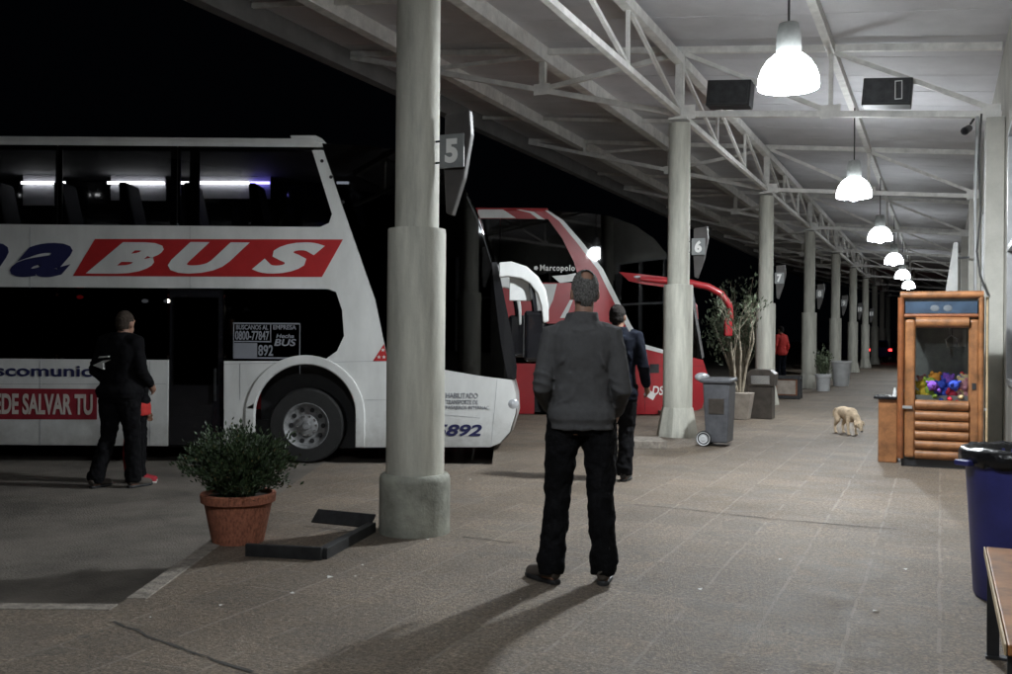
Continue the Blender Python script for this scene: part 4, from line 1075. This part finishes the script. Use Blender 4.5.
# pale round planter with a leafy plant, and the litter drum behind it
p = gp(823, 391)
t = thing('planter_pot', 'pale tub with a tall leafy plant, left of the white litter drum', 'planter', (p.x, p.y, 0))
pot(t, .17, .20, .46, 'whitepot')
rr = random.Random(21); L_ = []; st = MB()
for k in range(26):
    a = rr.uniform(0, 6.283); s_ = rr.random()**.5*.26; top = Vector((math.cos(a)*s_, math.sin(a)*s_, .6+rr.uniform(.05, .52)))
    st.tube([(top.x*.3, top.y*.3, .42), top], [.008, .003], 5)
    for i in range(20): L_.append((Vector((top.x*.3, top.y*.3, .42)).lerp(top, rr.uniform(.3, 1))+Vector((rr.gauss(0, .04), rr.gauss(0, .04), rr.gauss(0, .04))), (0, 0, .5)))
st.build('stem', M['leaf'], t); leaves(L_, .085, rr, .1, .45).build('foliage', M['leafpale'], t)
p = gp(841, 386)
t = thing('litter_drum', 'white round litter drum standing before the fifth column', 'bin', (p.x, p.y, 0))
MB().lathe([(0, 0), (.22, 0), (.29, .70), (.31, .71), (.31, .75), (.28, .75), (.26, .60), (0, .58)], 32).build('drum', M['whitepot'], t, smooth='auto')
MB().lathe([(.285, .69), (.318, .70), (.318, .73), (.285, .735)], 32, close=True).build('rim', M['label'], t, smooth='auto')

# ------------------------------------------------------------------ bins and crate beyond the second column
p = gp(722, 447)
t = thing('wheelie_bin', 'slate grey wheelie bin with pale wheels, right of the second column', 'bin', (p.x, p.y+.2, 0), -ANG)
bd = MB().add([(-.13, -.20, .05), (.15, -.20, .05), (.15, .20, .05), (-.13, .20, .05), (-.17, -.22, .82), (.18, -.22, .82), (.18, .22, .82), (-.17, .22, .82)],
              [(3, 2, 1, 0), (4, 5, 6, 7), (0, 1, 5, 4), (1, 2, 6, 5), (2, 3, 7, 6), (3, 0, 4, 7)]).build('body', M['binslate'], t, bevel=.02)
MB().box((0.0, -.01, .85), (.40, .48, .055), Matrix.Rotation(.03, 3, 'X')).build('lid', M['binslate'], t, bevel=.02)
MB().bar((-.215, -.16, .84), (-.215, .16, .84), .03).build('handle', M['binslate'], t, bevel=.008)
MB().box((.01, -.216, .52), (.20, .008, .20), Matrix.Rotation(.026, 3, 'X')).build('front_panel', M['bindark'], t, bevel=.004)
for y in (-.235, .175):
    wv = MB().lathe([(.06, 0), (.095, .0), (.10, .012), (.10, .05), (.095, .06), (.06, .06)], 24, axis='y', close=True).build('wheel', M['rubber'], t, smooth='auto')
    wv.location = (-.15, y, .10)
    MB().lathe([(0, -.006), (.03, -.006), (.04, .004), (.07, .004), (.088, -.008), (.088, .03), (0, .03)], 24, axis='y').build('rim', M['whitepot'], wv, smooth='auto')
p = gp(764, 419)
t = thing('litter_bin', 'dark metal litter bin with a hooded top and a shiny flap, under the third column', 'bin', (p.x, p.y+.15, 0), -ANG)
MB().box((0, 0, .28), (.40, .36, .56)).build('body', M['bindark'], t, bevel=.015)
MB().prism([(-.23, .57), (.23, .57), (.25, .78), (.16, .86), (-.16, .86), (-.25, .78)], -.20, .20).build('hood', M['bindark'], t, bevel=.012)
MB().box((0, -.205, .68), (.32, .014, .15)).build('flap', M['chrome'], t, bevel=.006)
p = gp(789, 399)
t = thing('wooden_crate', 'low dark wooden crate with a pale panel, between the third and fourth columns', 'crate', (p.x, p.y+.2, 0), -ANG)
fr = MB()
for x in (-.30, .30):
    for y in (-.22, .22): fr.box((x, y, .27), (.05, .05, .54))
for z in (.05, .50):
    for y in (-.226, .226): fr.box((0, y, z), (.66, .03, .07))
    for x in (-.306, .306): fr.box((x, 0, z), (.03, .46, .07))
fr.build('frame', M['darksteel'], t); MB().box((.02, -.20, .27), (.42, .02, .32)).build('panel', M['planter'], t, bevel=.006)
MB().box((0, .01, .275), (.54, .38, .40)).build('box', M['logdark'], t)
# low concrete slab by the second column
a, c = gp(622, 449), gp(667, 449)
o = MB().box(((a.x-.25+c.x)/2, a.y+.35, .045), (c.x-a.x+.25, .62, .10)).build('concrete_slab', M['kerb'], bevel=.012)
tag(o, 'low pale concrete slab on the paving at the foot of the second column', 'slab')

# ------------------------------------------------------------------ metal frame on the paving
fA, fB, fC = gp(246, 556), gp(322, 560), gp(372, 532)
t = thing('metal_frame', 'low black metal frame with a tilted flap lying on the paving by the nearest column', 'frame', (fB.x, fB.y, 0))
o0 = Vector((fB.x, fB.y, 0))
MB().bar(fA-o0+Vector((0, 0, .04)), Vector((0, 0, .04)), .03, .08).build('front_bar', M['darksteel'], t, bevel=.004)
MB().bar(Vector((0, .02, .035)), fC-o0+Vector((0, 0, .035)), .06, .07).build('side_bar', M['darksteel'], t, bevel=.004)
bL = gp(314, 526)
MB().bar(bL-o0+Vector((0, .03, .07)), fC-o0+Vector((0, .03, .07)), .12, .014, up=(0, -.7, .7)).build('flap', M['darksteel'], t, bevel=.004)

# ------------------------------------------------------------------ blue drum, bench
p = gp(1000, 590)
t = thing('blue_bin', 'blue plastic bin lined with a black bag, by the bench at the right', 'bin', (2.80, 5.32, 0))
MB().lathe([(0, 0), (.23, 0), (.24, .02), (.285, .74), (.30, .75), (.30, .79), (.285, .80), (.27, .78), (.235, .05), (0, .04)], 40).build('drum', M['bluebin'], t, smooth='auto')
bg_ = MB().lathe([(.262, .62), (.268, .80), (.300, .815), (.318, .79), (.316, .745), (.306, .72), (.312, .75), (.303, .80), (.275, .79), (.255, .60)], 56)
rr = random.Random(2)
for v in bg_.v: v += Vector((rr.uniform(-.005, .005), rr.uniform(-.005, .005), rr.uniform(-.008, .008)))
bg_.build('bag', M['bag'], t, smooth=True)
MB().bar((-.30, -.02, .735), (-.36, -.05, .735), .09, .03).build('handle', M['bluebin'], t, bevel=.008)
MB().bar((.30, .0, .735), (.36, .0, .735), .09, .03).build('handle', M['bluebin'], t, bevel=.008)
bc = gp(985, 656); bd_ = VH
t = thing('bench', 'wooden bench with black flat-steel legs, cut off by the right edge of the view', 'bench', (bc.x, bc.y, 0), -ANG)
for kk, x in enumerate((.0, .165, .33)):
    MB().box((x+.08, -.72, .455), (.155, 1.55, .035)).build('seat_board', M['wood'], t, bevel=.005)
MB().box((-.004, -.72, .455), (.006, 1.54, .034)).build('edge_strip', M['woodedge'], t)
for y in (-.02, -1.42):
    lg = MB().bar((.03, y, 0), (.03, y, .436), .012, .05).bar((.47, y, 0), (.47, y, .436), .012, .05).bar((.0, y, .43), (.50, y, .43), .05, .012).bar((.0, y, .007), (.50, y, .007), .05, .012)
    lg.build('leg', M['darksteel'], t)

# ------------------------------------------------------------------ claw game cabinet
p = gp(900, 466)
t = thing('claw_machine', 'varnished log claw machine with blue top panel and plush toys behind its glass', 'game machine', (p.x, p.y, 0), -ANG)
WD, DP, HT = .80, .80, 1.90
lg = lambda a, b_, r, n, m: MB().tube([a, b_], r, 14).build(n, M[m], t, smooth='auto')
cb = MB().box((WD/2, DP-.02, 1.0), (WD-.04, .03, 1.76)).box((.03, DP/2, .44), (.03, DP-.06, .76)).box((WD-.03, DP/2, .44), (.03, DP-.06, .76)).box((WD/2, DP/2, .70), (WD-.06, DP-.06, .03)).box((WD/2, .05, .44), (WD-.1, .03, .70)).box((WD/2, DP/2, 1.83), (WD-.06, DP-.06, .03))
cb.build('cabinet', M['cabin'], t)
MB().box((WD/2, DP/2, .045), (WD-.02, DP-.02, .08)).build('plinth', M['black'], t)
lg((-.01, -.005, 1.885), (WD+.02, -.005, 1.885), .042, 'top_log', 'log'); lg((.0, -.01, .09), (.0, -.01, 1.86), .035, 'corner_trim', 'logdark'); lg((WD, -.01, .09), (WD, -.01, 1.86), .028, 'corner_trim', 'log')
bp = MB().box((WD/2, .012, 1.75), (WD-.08, .02, .13)).build('sign_panel', M['bluepanel'], t)
for x in (.34, .47): MB().ell((x, .0, 1.74), (.045, .004, .035), 14, 8).build('panel_figure', M['panelgrey'], bp)
lg((.03, 0, 1.66), (WD-.03, 0, 1.66), .022, 'cross_log', 'logdark'); lg((.15, .0, 1.585), (WD-.12, .0, 1.585), .06, 'cross_log', 'log')
for x in (.095, WD-.07): MB().box((x, .01, .86), (.11, .07, 1.52)).build('post', M['log'], t, bevel=.03, seg=3)
lg((.15, 0, .685), (WD-.12, 0, .685), .055, 'sill_log', 'log')
for k in range(5): lg((.15, -.005, .57-k*.107), (WD-.12, -.005, .57-k*.107), .052, 'front_log', 'log')
for yy in (.2, .45, .7):
    for x in (.01, WD-.01):
        pass
for s in (0, 1):
    x = .012 if s == 0 else WD-.012
    MB().box((x, DP/2+.02, .38), (.02, DP-.08, .66)).build('side_panel', M['log'], t); MB().box((x, DP/2+.02, 1.80), (.02, DP-.08, .16)).build('side_panel', M['log'], t)
    MB().box((x, DP-.06, 1.22), (.024, .10, 1.02)).build('side_post', M['log'], t, bevel=.01)
    MB().box((x, DP/2, 1.22), (.008, DP-.2, 1.0)).build('side_pane', M['clear'], t)
MB().box((WD/2+.01, .012, 1.135), (WD-.27, .008, .80)).build('front_pane', M['clear'], t)
MB().box((.60, DP-.045, 1.42), (.14, .006, .20)).build('notice', M['label'], t)
MB().box((WD-.07, -.030, .90), (.04, .012, .07)).build('coin_slot', M['darksteel'], t, bevel=.004)
cl = MB().tube([(.5, .4, 1.80), (.5, .4, 1.45)], .012, 8)
for a in (0, 2.1, 4.2): cl.tube([(.5, .4, 1.45), (.5+.09*math.cos(a), .4+.09*math.sin(a), 1.40), (.5+.06*math.cos(a), .4+.06*math.sin(a), 1.31)], .008, 6)
cl.build('claw', M['alu'], t)
lg((WD+.055, .02, .0), (WD+.055, .02, 1.86), .016, 'conduit', 'woodedge'); MB().bar((WD-.05, .0, .655), (WD+.055, .02, .655), .03).build('latch', M['alu'], t); MB().bar((.02, -.035, .655), (.12, -.035, .655), .03).build('latch', M['alu'], t)
claw = t
cols = {'purple': (.26, .10, .55), 'blue': (.05, .10, .62), 'yellow': (.85, .62, .07), 'cream': (.85, .66, .36), 'pink': (.85, .40, .45), 'red': (.72, .04, .07), 'green': (.40, .58, .10), 'orange': (.85, .36, .06)}
toym = {c: mat('plush_'+c, v, .95, nscale=20, var=.2, bump=.4, bscale=150) for c, v in cols.items()}
def plush(c):
    b_ = MB(); b_.ell((0, 0, .065), (.06, .055, .07)); b_.ell((0, -.005, .165), (.055, .052, .05)); b_.ell((0, -.05, .155), (.022, .02, .018), 10, 8)
    for s in (-1, 1):
        b_.ell((s*.042, 0, .208), (.02, .012, .022), 10, 8); b_.ell((s*.066, -.02, .09), (.022, .025, .042), 10, 8); b_.ell((s*.04, -.06, .02), (.026, .042, .024), 10, 8)
    return b_
spots = [('yellow', .22, .14), ('green', .33, .13), ('blue', .46, .12), ('purple', .56, .17), ('red', .52, .10), ('cream', .67, .12), ('pink', .76, .16), ('purple', .40, .26), ('blue', .60, .30), ('orange', .28, .30), ('cream', .74, .30), ('pink', .22, .42),
         ('purple', .45, .42), ('yellow', .33, .45), ('blue', .52, .50), ('red', .66, .45), ('purple', .39, .14), ('blue', .50, .22)]
rr = random.Random(4); protos = {}
for i, (c, x, y) in enumerate(spots):
    if c not in protos: protos[c] = plush(c).build('plush_toy', toym[c], smooth=True); o = protos[c]
    else: o = protos[c].copy(); COL.objects.link(o)
    q = claw.matrix_basis @ Vector((.08+x*.80, .02+y*.80, .742 + (.11 if i >= 16 else .0) + (.05 if y > .25 else 0)))
    o.location = q; o.rotation_euler = (rr.uniform(-.35, .35) if i < 16 else 1.2, rr.uniform(-.45, .45), -ANG+rr.uniform(-.8, .8)); s_ = rr.uniform(.95, 1.2); o.scale = (s_, s_, s_)
    tag(o, '%s plush toy heaped behind the glass of the claw machine' % c, 'plush toy', 'plush toys in the claw machine')
# side counter with a bottle
p = gp(888, 463)
t = thing('side_counter', 'narrow varnished wooden counter with a black top, against the left side of the claw machine', 'counter', (p.x+.02, p.y+.12, 0), -ANG)
MB().box((.02, .10, .36), (.20, .34, .72)).build('cupboard', M['log'], t, bevel=.01)
MB().box((.0, .10, .735), (.26, .42, .03)).build('top', M['gloss'], t, bevel=.008)
q = t.matrix_basis @ Vector((.09, .03, .75))
o = MB().lathe([(0, 0), (.02, 0), (.02, .06), (.010, .075), (.010, .095), (0, .095)], 14).build('small_bottle', M['label'], smooth='auto'); o.location = q
tag(o, 'small white bottle on the black top of the side counter', 'bottle')

# ------------------------------------------------------------------ litter and a far car
rr = random.Random(9)
sc0 = None
for (px, py) in ((362, 566), (355, 577), (372, 579), (330, 578), (222, 606), (150, 618), (876, 612), (905, 570), (640, 476), (292, 594), (470, 480), (428, 540), (520, 600), (700, 590), (780, 560)):
    q = gp(px, py)
    if sc0 is None:
        sc0 = MB().add([(-.02, -.012, 0), (.018, -.016, .006), (.022, .012, .001), (-.012, .016, .01), (0, 0, .004)], [(0, 1, 4), (1, 2, 4), (2, 3, 4), (3, 0, 4)]).build('paper_scrap', M['paper']); o = sc0
    else: o = sc0.copy(); COL.objects.link(o)
    o.location = (q.x, q.y, .004); s_ = rr.uniform(.35, .95); o.scale = (s_, s_, s_); o.rotation_euler = (0, 0, rr.uniform(0, 6))
    tag(o, 'tiny pale scrap of litter lying on the paving', 'litter', 'litter scraps on the paving')
p = at(862, 345, 62)
t = thing('parked_car', 'distant dark car with small red tail lamps beyond the end of the column row', 'car', (p.x, 62, 0), R(10))
MB().prism([(-.85, .35), (.85, .35), (.88, .75), (.70, .90), (.58, 1.38), (-.58, 1.38), (-.70, .90), (-.88, .75)], -2.0, 2.0).build('body', M['navy'], t, bevel=.08)
for x in (-.72, .72):
    MB().box((x, -2.01, .78), (.22, .05, .14)).build('tail_lamp', M['redlamp'], t, bevel=.02)
    for y in (-1.25, 1.3): MB().tube([(x*1.08, y, .32), (x*1.22 , y, .32)], .32, 20).build('wheel', M['rubber'], t, bevel=.03)
MB().prism([(-.52, .95), (.52, .95), (.46, 1.3), (-.46, 1.3)], -2.01, -1.98).build('rear_window', M['gloss'], t)

# ------------------------------------------------------------------ camera, world, render
cam = bpy.data.objects.new('camera', bpy.data.cameras.new('camera')); COL.objects.link(cam)
cam.matrix_world = Matrix.Translation((0, 0, CAMZ)) @ Matrix.Rotation(math.pi/2, 4, 'X') @ Matrix.Rotation(ROLL, 4, 'Z')
cam.data.sensor_width = 36; cam.data.lens = 36*F/1012; cam.data.clip_end = 2000; cam.data.clip_start = .05
scene.camera = cam
w = bpy.data.worlds.new('World'); scene.world = w; w.use_nodes = True
bg = w.node_tree.nodes['Background']; bg.inputs['Color'].default_value = (.35, .45, .7, 1); bg.inputs['Strength'].default_value = .0012
scene.view_settings.view_transform = 'Standard'; scene.view_settings.look = 'None'
scene.view_settings.exposure = 0; scene.view_settings.gamma = 1
scene.cycles.use_denoising = True
scene.cycles.max_bounces = 8; scene.cycles.diffuse_bounces = 4; scene.cycles.glossy_bounces = 3; scene.cycles.transparent_max_bounces = 12
scene.cycles.sample_clamp_indirect = 4.0; scene.cycles.use_light_tree = True
scene.cycles.caustics_reflective = False; scene.cycles.caustics_refractive = False
